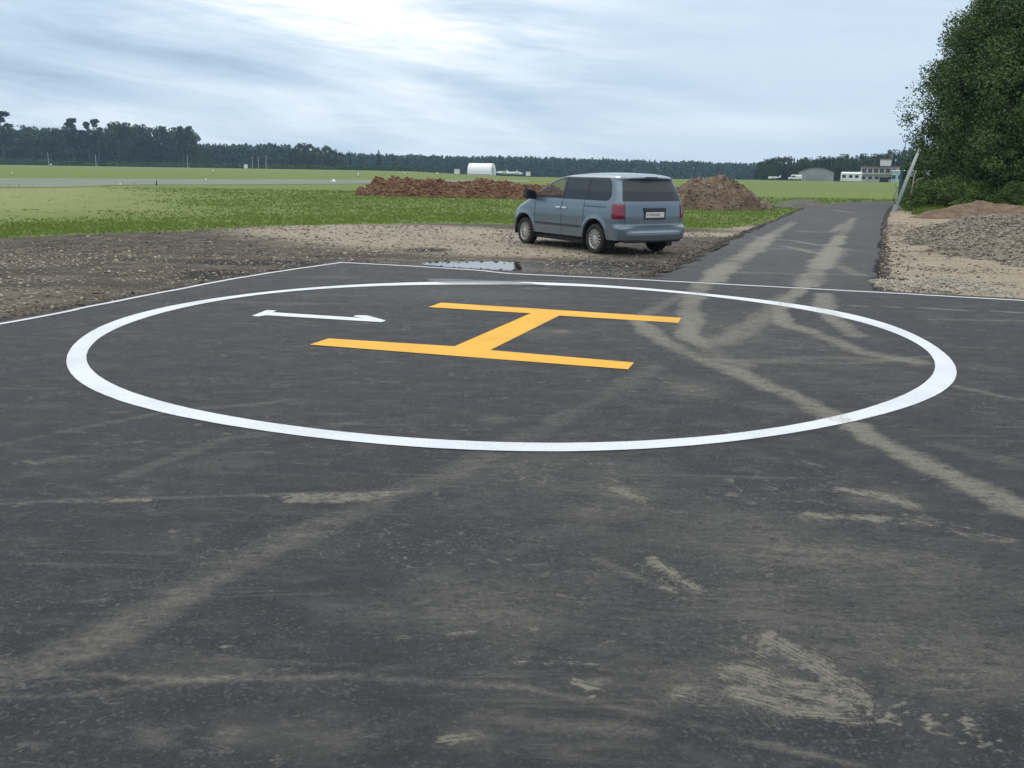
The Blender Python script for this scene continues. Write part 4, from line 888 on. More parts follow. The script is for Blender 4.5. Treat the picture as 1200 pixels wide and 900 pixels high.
# light aircraft and boxes
def aircraft(px, py, d, rz, s, lab):
    p = onT(px, d); r0 = empty('light_aircraft', p, rz, label=lab, cat='aircraft', group='light aircraft parked in front of the forest'); r0.scale = (s, s, s)
    mb = MB(); mb.tube([(3.4, 0, 1.15), (3.0, 0, 1.2), (1.6, 0, 1.35), (0, 0, 1.35), (-2.2, 0, 1.45), (-4, 0, 1.6)], [.15, .45, .62, .6, .3, .12], 10); mb.build('fuselage', M['white_metal'], r0, smooth=True)
    MB().box(-.3, 1.2, -5, 5, 1.95, 2.1, .04).build('wing', M['white_metal'], r0); MB().add([(-4.1, -.04, 1.6), (-3.1, -.04, 1.65), (-3.8, -.04, 2.9), (-4.2, -.04, 2.9), (-4.1, .04, 1.6), (-3.1, .04, 1.65), (-3.8, .04, 2.9), (-4.2, .04, 2.9)], [(0, 1, 2, 3), (7, 6, 5, 4), (0, 4, 5, 1), (1, 5, 6, 2), (2, 6, 7, 3), (3, 7, 4, 0)]).build('tail_fin', M['white_metal'], r0)
    MB().box(-4.1, -3.4, -1.5, 1.5, 1.6, 1.68).build('tailplane', M['white_metal'], r0); MB().box(1.0, 1.6, -.45, .45, 1.6, 1.95, .05).build('windscreen', M['dark_glass'], r0)
    for a, b in ((1.2, -1), (1.2, 1), (2.9, 0)):
        m_ = MB(); m_.tube([(a, b-.1, .3), (a, b+.1, .3)], .3, 10); m_.build('wheel', M['black'], r0); MB().tube([(a, b, .3), (a*.9, b*.4, 1.1)], .05, 5).build('strut', M['grey_metal'], r0)
aircraft(589, 205, 330, .4, .8, 'white light aircraft parked just right of the arched hangar'); aircraft(597, 206, 335, 2.8, .75, 'white light aircraft, middle of those between the arched hangar and the white box'); aircraft(604, 206, 345, .2, .8, 'white light aircraft parked nearest to the white box'); aircraft(907, 211, 330, 3.3, .62, 'pale light aircraft with an upright tail left of the grey hangar')
def crate(px, d, w_, h_, lab):
    p = onT(px, d); r0 = empty('equipment_box', p, facing(p), label=lab, cat='box'); s = d/F
    MB().box(-w_*s/2, w_*s/2, 0, w_*s*.8, .25, h_*s, .06).build('cabinet', M['white_metal'], r0); MB().box(-w_*s/2-.1, w_*s/2+.1, -.1, w_*s*.8+.1, h_*s, h_*s+.12).build('lid', M['grey_roof'], r0)
    for a in (-1, 1): MB().box(a*w_*s*.35-.08, a*w_*s*.35+.08, .2, w_*s*.6, -.1, .25).build('foot', M['black'], r0)
    MB().box(-.02, .02, -.02, -.003, .4, h_*s*.9).build('door_seam', M['black'], r0)
crate(535.5, 320, 6, 6.3, 'pale square equipment box left of the white arched hangar'); crate(619, 300, 5.2, 5.5, 'small bright white box in the grass left of the van roof'); crate(288, 640, 4, 5, 'small pale box among the far masts at the forest edge')
# white van near grey hangar
p = onT(934.5, 325); s = 325/F; r0 = empty('white_van', p, facing(p), label='tiny rounded white van parked at the left corner of the grey hangar', cat='van')
MB().box(-2.1, 1.6, -.8, .8, .4, 2.0, .25).build('body', M['white_metal'], r0, smooth=False); MB().box(-3.0, -2.1, -.75, .75, .4, 1.1, .15).build('hood', M['white_metal'], r0); MB().box(-1.9, -.6, -.84, -.805, 1.25, 1.75).build('window', M['dark_glass'], r0)
for x in (-2.3, 1.0):
    for y_ in (-.75, .75): MB().tube([(x, y_-.1, .32), (x, y_+.1, .32)], .32, 12).build('wheel', M['black'], r0)
# runway edge markers: small cones on square bases
def marker(px, py, hpx, wpx, lab, mat='white_metal', zz=GZ):
    g_ = G(px, py, zz); s = g_[1]/F; r0 = empty('runway_marker', (g_[0], g_[1], zz), 0, label=lab, cat='marker', group='runway edge markers'); a, b = wpx*s/2, hpx*s
    MB().box(-a, a, -a, a, -.02, b*.18).build('base', M['black'] if mat == 'white_metal' and wpx < 4 else M[mat], r0)
    mb = MB(); n = 8; V = [(math.cos(2*PI*i/n)*a*.85, math.sin(2*PI*i/n)*a*.85, b*.18) for i in range(n)]+[(math.cos(2*PI*i/n)*a*.4, math.sin(2*PI*i/n)*a*.4, b) for i in range(n)]
    mb.add(V, [(i, (i+1) % n, n+(i+1) % n, n+i) for i in range(n)]+[tuple(range(n, 2*n))]); mb.build('cone', M[mat], r0)
for a in ((14, 204.5, 3, 1.6, 'leftmost runway marker, pale, on the far side of the runway'), (141, 217.3, 3.2, 1.9, 'white marker on the near edge of the runway below the left wood'), (241.5, 211.8, 2.6, 2.4, 'small white marker on the runway edge left of centre'), (250, 202, 3.2, 2.0, 'white marker on the grass beyond the runway, right of the left wood'), (391, 213, 2.9, 5.5, 'widest white marker, lying on the runway left of the soil ridge'), (420, 206.5, 4.0, 2.2, 'bright white marker just left of the soil ridge'), (474.5, 204.5, 2.0, 1.8, 'faint white marker beyond the left part of the soil ridge'), (512.5, 203.6, 1.8, 2.4, 'faint white marker beyond the middle of the soil ridge')): marker(*a)
marker(183.5, 217, 6, 1.8, 'dark short post on the near runway edge', 'black'); marker(157.5, 216.5, 3.5, 1.6, 'grey short post next to the dark one on the runway edge', 'grey_metal'); marker(60, 194.6, 3.0, 2.2, 'white marker at the foot of the left wood beside a pale mast')
def mast(px, d, h_, r_, lab, cross=False):
    p = onT(px, d); mb = MB(); mb.tube([(0, 0, -.3), (0, 0, h_*.6), (0, 0, h_)], [r_, r_*.9, r_*.7], 6); r0 = empty('mast', p, 0, label=lab, cat='mast', group='pale masts at the forest edge'); mb.build('pole', M['pole'], r0)
    MB().box(-r_*2, r_*2, -r_*2, r_*2, -.3, .25).build('footing', M['plaster'], r0)
    MB().tube([(-1.1 if cross else -.4, 0, h_*.95), (1.1 if cross else .4, 0, h_*.95)], r_*.5, 5).build('crossarm', M['pole'], r0)
for a in ((57, 690, 9.5, .26, 'pale leaning mast at the foot of the left wood near its left end'), (112.5, 690, 8.5, .26, 'pale mast in front of the middle of the left wood'), (220, 690, 9.3, .24, 'pale mast in front of the right end of the left wood'), (296, 640, 8, .2, 'left one of the three masts before the far forest'), (303, 640, 8.5, .2, 'middle one of the three masts before the far forest'), (312, 640, 9, .22, 'right one of the three masts before the far forest, with a crossarm', True)): mast(*a)

# ------------------------------------------------------------------ fence, leaning pole, stake
fa = G(1051, 246.5, GZ); fb = np.array([G(1053, 226, GZ)[0]*1.0, 92.0]); fb[0] = AT(1066, 92)[0]
r0 = empty('mesh_fence', (fa[0], fa[1], GZ), label='blue-green wire mesh fence running away beside the end of the road', cat='fence')
dv = fb-fa; NP = 9; Ln = np.linalg.norm(dv)
for i in range(NP+1):
    q = dv*(i/NP); MB().box(q[0]-.035, q[0]+.035, q[1]-.035, q[1]+.035, -.2, 2.15).build('post', M['fence_green'], r0)
mb = MB(); ang = math.atan2(dv[1], dv[0]); ux, uy = dv/Ln
for k in range(7): z = .1+k*.32; mb.tube([(0, 0, z), (dv[0], dv[1], z)], .006, 4)
k = 0.0
while k < Ln: mb.tube([(ux*k, uy*k, .05), (ux*k, uy*k, 2.1)], .005, 3); k += .45 if k < 14 else .9
mb.build('mesh_panel', M['fence_green'], r0)
g_ = G(1047, 248.5, GZ); s = g_[1]/F
r0 = empty('leaning_pole', (g_[0], g_[1], GZ), label='stout grey pole leaning right into the big tree at the end of the road', cat='pole')
MB().tube([(0, 0, -.15), (13*s, .2, 36*s), (24*s, .4, 66*s)], [.09, .088, .075], 12).build('shaft', M['pole'], r0, smooth=True)
MB().tube([(24*s, .4, 66*s), (25.5*s, .5, 72*s)], [.04, .03], 8).build('collar', M['pale_wood'], r0)
MB().tube([(0, 0, -.1), (3*s, .0, 8*s)], .13, 10).build('base_sleeve', M['grey_metal'], r0)
g_ = G(1062, 247.5, GZ); s = g_[1]/F
mb = MB(); mb.tube([(0, 0, -.1), (3*s, 0, 16*s), (4*s, 0, 30*s), (5*s, 0, 44*s)], [.05, .045, .04, .03], 7); mb.tube([(4*s, 0, 30*s), (9*s, 0, 36*s), (16*s, 0, 38*s)], [.025, .02, .02], 5); o = mb.build('stake', M['pale_wood']); o.location = (g_[0], g_[1], GZ); tag(o, 'thin pale crooked stake right of the leaning pole', 'stake')
for px, top, lab in ((1053, 168, 'thin tall dark pole left of the leaning one, beside the fence'), (1060.5, 172, 'thin tall grey pole rising behind the leaning one')):
    g_ = G(px, 243.5, GZ); s = g_[1]/F; r0 = empty('thin_pole', (g_[0], g_[1], GZ), label=lab, cat='pole'); MB().tube([(0, 0, -.2), (0, 0, (243-top)*s)], [.028, .018], 6).build('shaft', M['fence_green'], r0); MB().box(-.12, .12, -.12, .12, -.05, .12).build('footing', M['plaster'], r0)

# ------------------------------------------------------------------ the minivan (x forward, y left, z up, origin under the rear axle)
WB, TR = 2.90, .335
def K(tab): a, b = zip(*tab); a, b = np.array(a), np.array(b); return lambda z: np.interp(z, a, b)
_w = [(.18, .88), (.25, .935), (.33, .965), (.45, .985), (.60, .995), (.80, .998), (.95, .99), (1.08, .972), (1.15, .955), (1.18, .945), (1.40, .885), (1.60, .825), (1.68, .79), (1.72, .73), (1.75, .63), (1.775, .48), (1.79, .30), (1.797, .10)]
_r = [(.18, -.74), (.25, -.86), (.31, -.935), (.45, -.975), (.58, -.985), (.625, -.975), (.645, -.93), (.67, -.895), (.85, -.905), (1.10, -.89), (1.17, -.875), (1.40, -.79), (1.62, -.665), (1.66, -.675), (1.69, -.67), (1.72, -.61), (1.75, -.50), (1.775, -.32), (1.79, -.02), (1.797, .25)]
_f = [(.18, 3.55), (.28, 3.74), (.45, 3.80), (.60, 3.79), (.75, 3.74), (.85, 3.68), (.93, 3.58), (1.00, 3.42), (1.06, 3.24), (1.11, 3.12), (1.17, 2.98), (1.40, 2.50), (1.55, 2.14), (1.62, 1.94), (1.68, 1.70), (1.72, 1.46), (1.75, 1.15), (1.775, .90), (1.79, .62), (1.797, .45)]
Wz, XR, XF = K(_w), K(_r), K(_f)
LR = K([(0, .30), (.6, .26), (.7, .30), (1.2, .30), (1.65, .26), (1.75, .22), (1.8, .10)])
LFc = K([(0, .60), (.9, .70), (1.05, .60), (1.2, .48), (1.65, .36), (1.75, .25), (1.8, .10)])
NR, NF = 3.4, 2.6
def yside(x, z):
    w_ = Wz(z); xr, xf = XR(z), XF(z); a = xr+LR(z); b = xf-LFc(z)
    y = w_*np.where(x < a, (1-np.clip((a-x)/LR(z), 0, 1)**NR)**(1/NR), np.where(x > b, (1-np.clip((x-b)/LFc(z), 0, 1)**NF)**(1/NF), 1.0))
    return y - .012*np.clip(np.abs(x-1.3)/2.5, 0, 1)**2*0
def xrear(y, z): return XR(z)+LR(z) - LR(z)*(1-np.clip(np.abs(y)/Wz(z), 0, 1)**NR)**(1/NR)
AR = .435
def arch(x):
    z = np.full_like(x, 0.0)
    for xc in (0, WB): z = np.maximum(z, TR + np.sqrt(np.clip(AR**2-(x-xc)**2, 0, None))*1.0*(np.abs(x-xc) < AR))
    return z
zs = np.concatenate([np.arange(.18, .60, .03), [.60, .615, .63, .645, .66, .68], np.arange(.71, 1.12, .035), [1.13, 1.15, 1.165, 1.18], np.arange(1.21, 1.60, .035), [1.61, 1.63, 1.65, 1.66, 1.67, 1.68, 1.69, 1.70, 1.71, 1.72, 1.73, 1.74, 1.75, 1.757, 1.764, 1.77, 1.776, 1.782, 1.787, 1.791, 1.794, 1.797]])
half = []
an = np.linspace(0, PI/2, 13); NS = 110
for k_, z in enumerate(zs):
    L_, xr = LR(z), XR(z); b = XF(z)-LFc(z); a = xr+L_
    y1 = Wz(z)*np.sin(an)**(2/NR); x1 = a-L_*np.cos(an)**(2/NR)
    x2 = np.linspace(a, b, NS)[1:-1]; y2 = np.full_like(x2, Wz(z))
    an2 = an[::-1]; y3 = Wz(z)*np.sin(an2)**(2/NF); x3 = b+LFc(z)*np.cos(an2)**(2/NF)
    x = np.concatenate([x1, x2, x3]); y = np.concatenate([y1, y2, y3]); zz = np.full_like(x, z)
    # lowered bumper ledge between the bumper corners
    if .50 < z < .66:
        q = sstep(.78, .70, y)*(x < -.5); x = x + q*np.clip((-.905-x), 0, None)*sstep(.50, .53, z)
    # wheel arches
    if z < .90:
        ar = arch(x)
        side = (y > .5)
        up_z = np.where(side & (ar > zz), ar + .0012*k_, zz)
        lip = np.where(side & (ar > 0), np.exp(-np.clip((up_z-ar), 0, 1)/.035)*.018, 0)
        # flared lip round the arch
        for xc in (0, WB):
            rr_ = np.hypot(x-xc, up_z-TR); lip = np.maximum(lip, np.where(side & (up_z > TR-.15), np.exp(-((rr_-AR-.035)/.035)**2)*.022, 0))
        zz = up_z; y = y + lip
    if z < .5: zz = np.where(x < -.42, np.maximum(zz, .285+.001*k_), zz)
    # waist crease
    y = y - np.where((x > -.3) & (x < 3.3), .010*np.exp(-((zz-1.075)/.014)**2), 0)*(y > .7)
    half.append(np.stack([x, y, zz], 1))
half = np.array(half); nk, nh, _ = half.shape
mir = half[:, ::-1].copy(); mir[..., 1] *= -1
full = np.concatenate([half, mir[:, 1:-1]], 1); nf = full.shape[1]
V = full.reshape(-1, 3); Fc = []
for k_ in range(nk-1):
    for i in range(nf): j = (i+1) % nf; Fc.append((k_*nf+i, k_*nf+j, (k_+1)*nf+j, (k_+1)*nf+i))
# cap of the roof: bridge left to right
top = (nk-1)*nf
for i in range(nh-1):
    a_, b_ = i, i+1; c_1 = (nf-i) % nf; d_ = (nf-i-1) % nf
    q = [top+a_, top+c_1, top+d_, top+b_] if i > 0 else [top+a_, top+d_, top+b_]
    if i == nh-2: q = [top+a_, top+c_1, top+b_]
    if len(set(q)) > 2: Fc.append(tuple(q))
Fc = [tuple(reversed(f)) for f in Fc]
tmp = bpy.data.meshes.new('tmp'); tmp.from_pydata([tuple(map(float, v)) for v in V], [], Fc); tmp.update()
cN = np.array([p.normal[:] for p in tmp.polygons]); cC = np.array([p.center[:] for p in tmp.polygons])
if (cN[:, 1]*np.sign(cC[:, 1])*(np.abs(cC[:, 1]) > .8)).sum() < 0:
    Fc = [tuple(reversed(f)) for f in Fc]; tmp.clear_geometry(); tmp.from_pydata([tuple(map(float, v)) for v in V], [], Fc); tmp.update()
vN = np.array([v.normal[:] for v in tmp.vertices]); bpy.data.meshes.remove(tmp)
Fa = [np.array(f) for f in Fc]; Ce = np.array([V[f].mean(0) for f in Fa])

def car_paint():
    t = NT('steel_blue_paint'); n = t.noise(2.2, 5, .6, t.pos(obj=True)); g = t.N('ShaderNodeNewGeometry')
    tcx = t.N('ShaderNodeTexCoord'); sp_ = t.N('ShaderNodeSeparateXYZ'); t.L(tcx.outputs['Object'], sp_.inputs[0])
    c = t.mix(n, (.135, .185, .225), (.165, .215, .255))
    dirt = t.mr(t.math('ADD', sp_.outputs[2], t.math('MULTIPLY', n, .5)), .35, .95, .55, 0)
    c = t.mix(dirt, c, (.15, .14, .12)); t.col(c).set(Metallic=.45, Roughness=t.mr(dirt, 0, .5, .30, .7)); t.b.inputs['Coat Weight'].default_value = .6; t.b.inputs['Coat Roughness'].default_value = .06
    return t.m
M['paint'] = car_paint()
t = NT('tinted_glass'); t.col((.014, .022, .034)).set(Roughness=.03, Alpha=.90); t.b.inputs['Specular IOR Level'].default_value = .5; M['tint'] = t.m
t = NT('clear_glass'); t.col((.05, .075, .075)).set(Roughness=.04, Alpha=.30); t.b.inputs['Specular IOR Level'].default_value = .6; M['glass'] = t.m
M['rubber'] = simple('tyre_rubber', (.030, .028, .026), .85, .35, 6)
M['alloy'] = simple('alloy', (.50, .49, .45), .45, .2, 8, metal=.5)
t = NT('lamp_red'); t.col((.20, .005, .018)).set(Roughness=.12); t.b.inputs['Coat Weight'].default_value = .8; M['lamp'] = t.m
M['trim'] = simple('dark_trim', (.035, .045, .060), .5, .15, 3)
M['inner'] = simple('dark_interior', (.018, .019, .022), .9, .2, 3)
M['plate'] = simple('plate_white', (.62, .63, .60), .5, .12, 14)
M['smudge'] = simple('plate_grey', (.26, .26, .26), .6, .2, 10)
M['chrome'] = simple('pale_handle', (.62, .66, .70), .25, .05, 5, metal=.3)

HD = R(122.3)
c0 = G(698.5, 297, GZ); rootp = c0 + np.array([math.sin(HD), -math.cos(HD)])*.90
van = empty('minivan', (rootp[0], rootp[1], GZ), HD, label='steel blue minivan parked on the gravel, seen from its rear left corner', cat='minivan')
def poly_in(px_, pz_, P):
    ins = np.zeros(np.shape(px_), bool)
    for i in range(len(P)):
        a, b = P[i], P[(i+1) % len(P)]
        ins ^= ((a[1] > pz_) != (b[1] > pz_)) & (px_ < (b[0]-a[0])*(pz_-a[1])/((b[1]-a[1]) or 1e-9)+a[0])
    return ins
def xz_round(pts, n=5): return cat_rom(np.array(pts), n, True)
# side glass outline
zb_, zt_ = 1.185, 1.685
front_win = [(2.68, zb_), (1.30, zb_), (1.30, zt_-.005), (1.44, zt_-.012), (1.72, 1.61), (1.98, 1.51)]
rear_win = [(1.26, zb_), (-.36, zb_), (-.45, zb_+.03), (-.50, zb_+.12), (-.475, 1.40), (-.42, 1.55), (-.36, 1.62), (-.26, zt_), (.0, zt_), (1.26, zt_)]
# whole outline of dark glass; openings only where the photograph sees through
open_front = [(2.55, zb_+.03), (1.34, zb_+.03), (1.34, zt_-.05), (1.44, zt_-.06), (1.68, 1.57), (1.93, 1.48)]
sideF = np.abs(Ce[:, 1]) > .6
hole = sideF & poly_in(Ce[:, 0], Ce[:, 2], open_front)
ws = (Ce[:, 0] > XF(Ce[:, 2])-.30) & (Ce[:, 2] > 1.20) & (Ce[:, 2] < 1.62) & (np.abs(Ce[:, 1]) < Wz(Ce[:, 2])*.86)
hole |= ws
zC, xC, yC = Ce[:, 2], Ce[:, 0], Ce[:, 1]
part = np.full(len(Fa), 'body', dtype=object)
part[(xC < XR(zC)+.14) & (np.abs(yC) < .80) & (zC > .645) & (zC < 1.70)] = 'tailgate'
part[(xC < -.40) & (zC < .645)] = 'rear_bumper'
part[(xC > 3.25) & (zC < .62)] = 'front_bumper'
part[(zC > .95) & (zC < 1.165) & (xC > 2.9) & (np.abs(yC) < .80)] = 'hood'
for sgn in (1, -1):
    s_ = (yC*sgn > .75) & (zC > .25) & (zC < 1.175)
    part[s_ & (xC > 1.28) & (xC < 2.40)] = 'front_door%d' % sgn; part[s_ & (xC > .42) & (xC <= 1.28)] = 'sliding_door%d' % sgn
for pn in sorted(set(part)):
    idx = np.where((part == pn) & ~hole)[0]
    if not len(idx): continue
    fl = [Fa[i] for i in idx]; used = np.unique(np.concatenate(fl)); mp = {int(u): i for i, u in enumerate(used)}
    nm = pn.rstrip('1').rstrip('-')
    o = mesh_obj(nm, V[used], [tuple(mp[int(v)] for v in f) for f in fl], M['paint'], van, smooth=True)
    o.data.normals_split_custom_set_from_vertices([tuple(map(float, q)) for q in vN[used]])
    if nm != 'body': pass
def surf_panel(name, poly, mat, sgn, off=.006, dens=.045, parent=None, fn='side', smooth=True):
    """panel following the body surface: outline in (x,z) for the sides or (y,z) for the rear, built by clipping a fine grid outline"""
    P = np.array(poly); zlo, zhi = P[:, 1].min()+1e-4, P[:, 1].max()-1e-4; rows = max(3, int((zhi-zlo)/.03)); zz = np.linspace(zlo, zhi, rows); nc = 26; Vv = []
    for z in zz:
        xs_ = []
        for i in range(len(P)):
            a, b = P[i], P[(i+1) % len(P)]
            if (a[1] > z) != (b[1] > z): xs_.append(a[0]+(b[0]-a[0])*(z-a[1])/(b[1]-a[1]))
        xs_.sort(); l_, h_ = xs_[0], xs_[-1]
        for q in np.linspace(l_, h_, nc):
            if fn == 'side': Vv.append((q, sgn*(float(yside(np.array(q), z))+off), z))
            else: Vv.append((float(xrear(np.array(q), z))-off, q, z))
    Vv = np.array(Vv); Fq = gridfaces(nc, rows)
    if (fn == 'side' and sgn > 0) : Fq = Fq[:, ::-1].copy()
    if fn == 'rear': Fq = Fq[:, ::-1].copy()
    # give it thickness
    m_ = len(Vv); In = Vv.copy()
    if fn == 'side': In[:, 1] -= sgn*.012
    else: In[:, 0] += .012
    rim = [(i, i+1) for i in range(nc-1)] + [((rows-1)*nc+i+1, (rows-1)*nc+i) for i in range(nc-1)] + [(r_*nc+nc-1, (r_+1)*nc+nc-1) for r_ in range(rows-1)] + [((r_+1)*nc, r_*nc) for r_ in range(rows-1)]
    Fl = [tuple(f) for f in Fq] + [(a, m_+a, m_+b, b) for a, b in rim]
    return mesh_obj(name, np.concatenate([Vv, In]), Fl, mat, parent or van, smooth=False)
def frame_strip(name, poly, mat, sgn, wd=.03, off=.009, fn='side', parent=None):
    P = cat_rom(np.array(poly), 3, True) if False else np.array(poly); out = []
    c = P.mean(0); inn = []
    n = len(P)
    dens = []
    for i in range(n):
        a, b = P[i], P[(i+1) % n]; k = max(1, int(np.linalg.norm(b-a)/.06)); dens += [a+(b-a)*t/k for t in range(k)]
    P = np.array(dens); n = len(P); tg = np.roll(P, -1, 0)-np.roll(P, 1, 0); tg /= np.linalg.norm(tg, axis=1)[:, None]; nr_ = np.stack([-tg[:, 1], tg[:, 0]], 1)
    if ((P-c)*nr_).sum() > 0: nr_ = -nr_
    Q = P+nr_*wd
    def put(A):
        return [(float(x), float(sgn*(yside(np.array(x), z)+off)), float(z)) for x, z in A] if fn == 'side' else [(float(xrear(np.array(y_), z))-off, float(y_), float(z)) for y_, z in A]
    Vv = put(P)+put(Q); Fl = [(i, (i+1) % n, n+(i+1) % n, n+i) for i in range(n)]
    return mesh_obj(name, Vv, Fl, mat, parent or van)
for sgn in (1, -1):
    g1 = surf_panel('door_window', front_win, M['glass'], sgn, off=.003); frame_strip('window_seal', front_win, M['trim'], sgn, .028, .006, parent=g1)
    surf_panel('side_window', rear_win, M['tint'], sgn, off=.004)
    # pillars between the panes, lower trim line
    surf_panel('window_pillar', [(1.255, zb_), (1.305, zb_), (1.305, zt_), (1.255, zt_)], M['black'], sgn, off=.005)
    surf_panel('window_pillar', [(.36, zb_), (.385, zb_), (.385, zt_), (.36, zt_)], M['black'], sgn, off=.007)
    surf_panel('rub_strip', [(.50, .555), (2.38, .555), (2.38, .605), (.50, .605)], M['trim'], sgn, off=.012)
    for a, b in ((2.41, .27), (1.285, .27), (.42, .27)):
        surf_panel('door_seam', [(a-.006, b), (a+.006, b), (a+.006, 1.17), (a-.006, 1.17)], M['black'], sgn, off=.0025)
    surf_panel('slide_rail', [(-.42, 1.04), (.42, 1.04), (.42, 1.058), (-.42, 1.058)], M['trim'], sgn, off=.003)
    for x in (1.16, 1.42):
        h_ = MB().box(x-.085, x+.085, sgn*(float(yside(np.array(x), .97)))-.005+(0 if sgn > 0 else -.03), sgn*(float(yside(np.array(x), .97)))+.005+(.03 if sgn > 0 else 0), .955, .995, .008); h_.build('door_handle', M['chrome'], van)
    # tail lamp wraps the corner
    zl0, zl1 = .81, 1.125; Vv = []; nr1 = 12
    for z in np.linspace(zl0, zl1, nr1):
        f_ = (z-zl0)/(zl1-zl0); ext_ = -.86 + .26*min(1, 1.25*f_+.02)**.75 - (.05 if f_ > .93 else 0); ye = .80
        # path: from (rear face, |y| = ye) round the corner to x = ext_
        a0_ = math.asin(min(1, (ye/float(Wz(z))))**(NR/2)); xe = ext_; L_ = float(LR(z)); ac = float(XR(z))+L_
        for q in np.linspace(0, 1, 14):
            if q < .55: th = a0_+(PI/2-a0_)*q/.55; y_ = float(Wz(z))*math.sin(th)**(2/NR); x_ = ac-L_*max(0, math.cos(th))**(2/NR)
            else: x_ = ac+(xe-ac)*(q-.55)/.45; y_ = float(yside(np.array(x_), z))
            if xe < ac and q >= .55: y_ = float(yside(np.array(x_), z))
            bl = .012*math.sin(PI*min(1, max(0, f_)))**.5+.006
            Vv.append((x_-bl*.6, sgn*(y_+bl*.7), z))
    tl_ = mesh_obj('tail_lamp', Vv, [tuple(f) for f in (gridfaces(14, nr1) if sgn < 0 else gridfaces(14, nr1)[:, ::-1])], M['lamp'], van, smooth=True)
    # wing mirror
    mr_ = MB(); y0 = sgn*.93
    mr_.add([(2.50+dx, y0+sgn*dy, 1.22+dz) for dx, dy, dz in ((-.06, -.02, -.10), (.10, -.02, -.08), (.12, -.02, .06), (-.05, -.02, .09), (-.08, .33, -.08), (.08, .31, -.06), (.10, .29, .15), (-.07, .31, .18))], [(0, 1, 2, 3), (7, 6, 5, 4), (0, 4, 5, 1), (1, 5, 6, 2), (2, 6, 7, 3), (3, 7, 4, 0)])
    mo = mr_.build('wing_mirror', M['black'], van); bv = mo.modifiers.new('b', 'BEVEL'); bv.width = .025; bv.segments = 2
    MB().box(-.004, .0, -.09, .09, -.07, .07).build('mirror_glass', M['tint'], mo).location = (2.425, y0+sgn*.14, 1.265)
    # wheels
    for xc in (0, WB):
        wr = empty('wheel', (xc, sgn*.865, TR)); wr.parent = van
        prof = [(.222, -.095), (.238, -.108), (.29, -.112), (.318, -.10), (.333, -.07), (.336, 0), (.333, .07), (.318, .10), (.29, .112), (.238, .108), (.222, .095)]
        n = 40; Vv = [(r_*math.cos(2*PI*i/n), y_, r_*math.sin(2*PI*i/n)) for i in range(n) for r_, y_ in prof]; k = len(prof)
        Fl = [(i*k+j, i*k+j+1, ((i+1) % n)*k+j+1, ((i+1) % n)*k+j) for i in range(n) for j in range(k-1)]
        mesh_obj('tyre', Vv, Fl, M['rubber'], wr, smooth=True)
        prof = [(.236, .102), (.228, .088), (.212, .078), (.20, .02), (.19, -.08)]; k = len(prof)
        Vv = [(r_*math.cos(2*PI*i/n), sgn*y_, r_*math.sin(2*PI*i/n)) for i in range(n) for r_, y_ in prof]
        Fl = [(i*k+j, i*k+j+1, ((i+1) % n)*k+j+1, ((i+1) % n)*k+j) for i in range(n) for j in range(k-1)]
        rim = mesh_obj('rim', Vv, Fl, M['alloy'], wr, smooth=True)
        sk = MB(); ns = 14
        for s_ in range(ns):
            a = 2*PI*s_/ns; ca, sa = math.cos(a), math.sin(a); hw = .013
            pts = []
            for r_, y_, h_ in ((.045, .082, .016), (.12, .088, .012), (.212, .076, .017)):
                for d_ in (-1, 1):
                    for yy in (y_, y_-.028): pts.append((r_*ca-d_*h_*sa, sgn*yy, r_*sa+d_*h_*ca))
            sk.add(pts, [(0, 2, 6, 4), (4, 6, 10, 8), (1, 5, 7, 3), (5, 9, 11, 7), (0, 4, 5, 1), (4, 8, 9, 5), (2, 3, 7, 6), (6, 7, 11, 10)])
        sk.build('spokes', M['alloy'], wr)
        sk = MB(); sk.tube([(0, sgn*.03, 0), (0, sgn*.088, 0), (0, sgn*.098, 0)], [.058, .055, .035], 20); sk.build('hub_cap', M['alloy'], wr)
        sk = MB(); sk.tube([(0, sgn*-.02, 0), (0, sgn*.03, 0)], [.196, .196], 24); sk.build('brake_disc', M['inner'], wr)
        # dark liner of the wheel well
        n2 = 20; Vv = [(xc+(AR+.01)*math.cos(PI*i/n2), sgn*y_, TR-.08+(AR+.09)*math.sin(PI*i/n2)) for i in range(n2+1) for y_ in (.62, .975)]
        mesh_obj('wheel_liner', Vv, [(2*i, 2*i+1, 2*i+3, 2*i+2) for i in range(n2)], M['inner'], van)
        mesh_obj('wheel_liner', [(xc+(AR+.01)*math.cos(PI*i/n2), sgn*.62, TR-.08+(AR+.09)*math.sin(PI*i/n2)) for i in range(n2+1)]+[(xc, sgn*.62, .2)], [(i, i+1, n2+1) for i in range(n2)], M['inner'], van)
# rear window, recess and plate
rw = [(-.83, 1.19), (.83, 1.19), (.795, 1.36), (.735, 1.56), (.70, 1.635), (.55, 1.662), (-.55, 1.662), (-.70, 1.635), (-.735, 1.56), (-.795, 1.36)]
surf_panel('rear_window', rw, M['tint'], 1, off=.005, fn='rear')
def rbox(name, y0, y1, z0, z1, dx0, dx1, mat, parent=None, zref=None):
    x = float(xrear(np.array((y0+y1)/2), (z0+z1)/2 if zref is None else zref)); return MB().box(x-dx1, x-dx0, y0, y1, z0, z1, .006 if dx1-dx0 > .014 else 0).build(name, mat, parent or van)
rc = rbox('plate_recess', -.31, .31, .79, 1.035, .004, .012, M['trim'])
rbox('plate_lamp_strip', -.31, .31, .985, 1.05, .0, .04, M['trim'])
pl = rbox('number_plate', -.255, .265, .835, .955, .016, .028, M['plate'])
for a, b in ((.20, .235), (.115, .165), (.055, .10), (-.005, .04), (-.07, -.02), (-.125, -.085)): rbox('plate_mark', a-.0, b, .868, .925, .0285, .0295, M['smudge'], pl)
rbox('plate_divider', -.165, -.158, .84, .95, .0285, .0295, M['smudge'], pl)
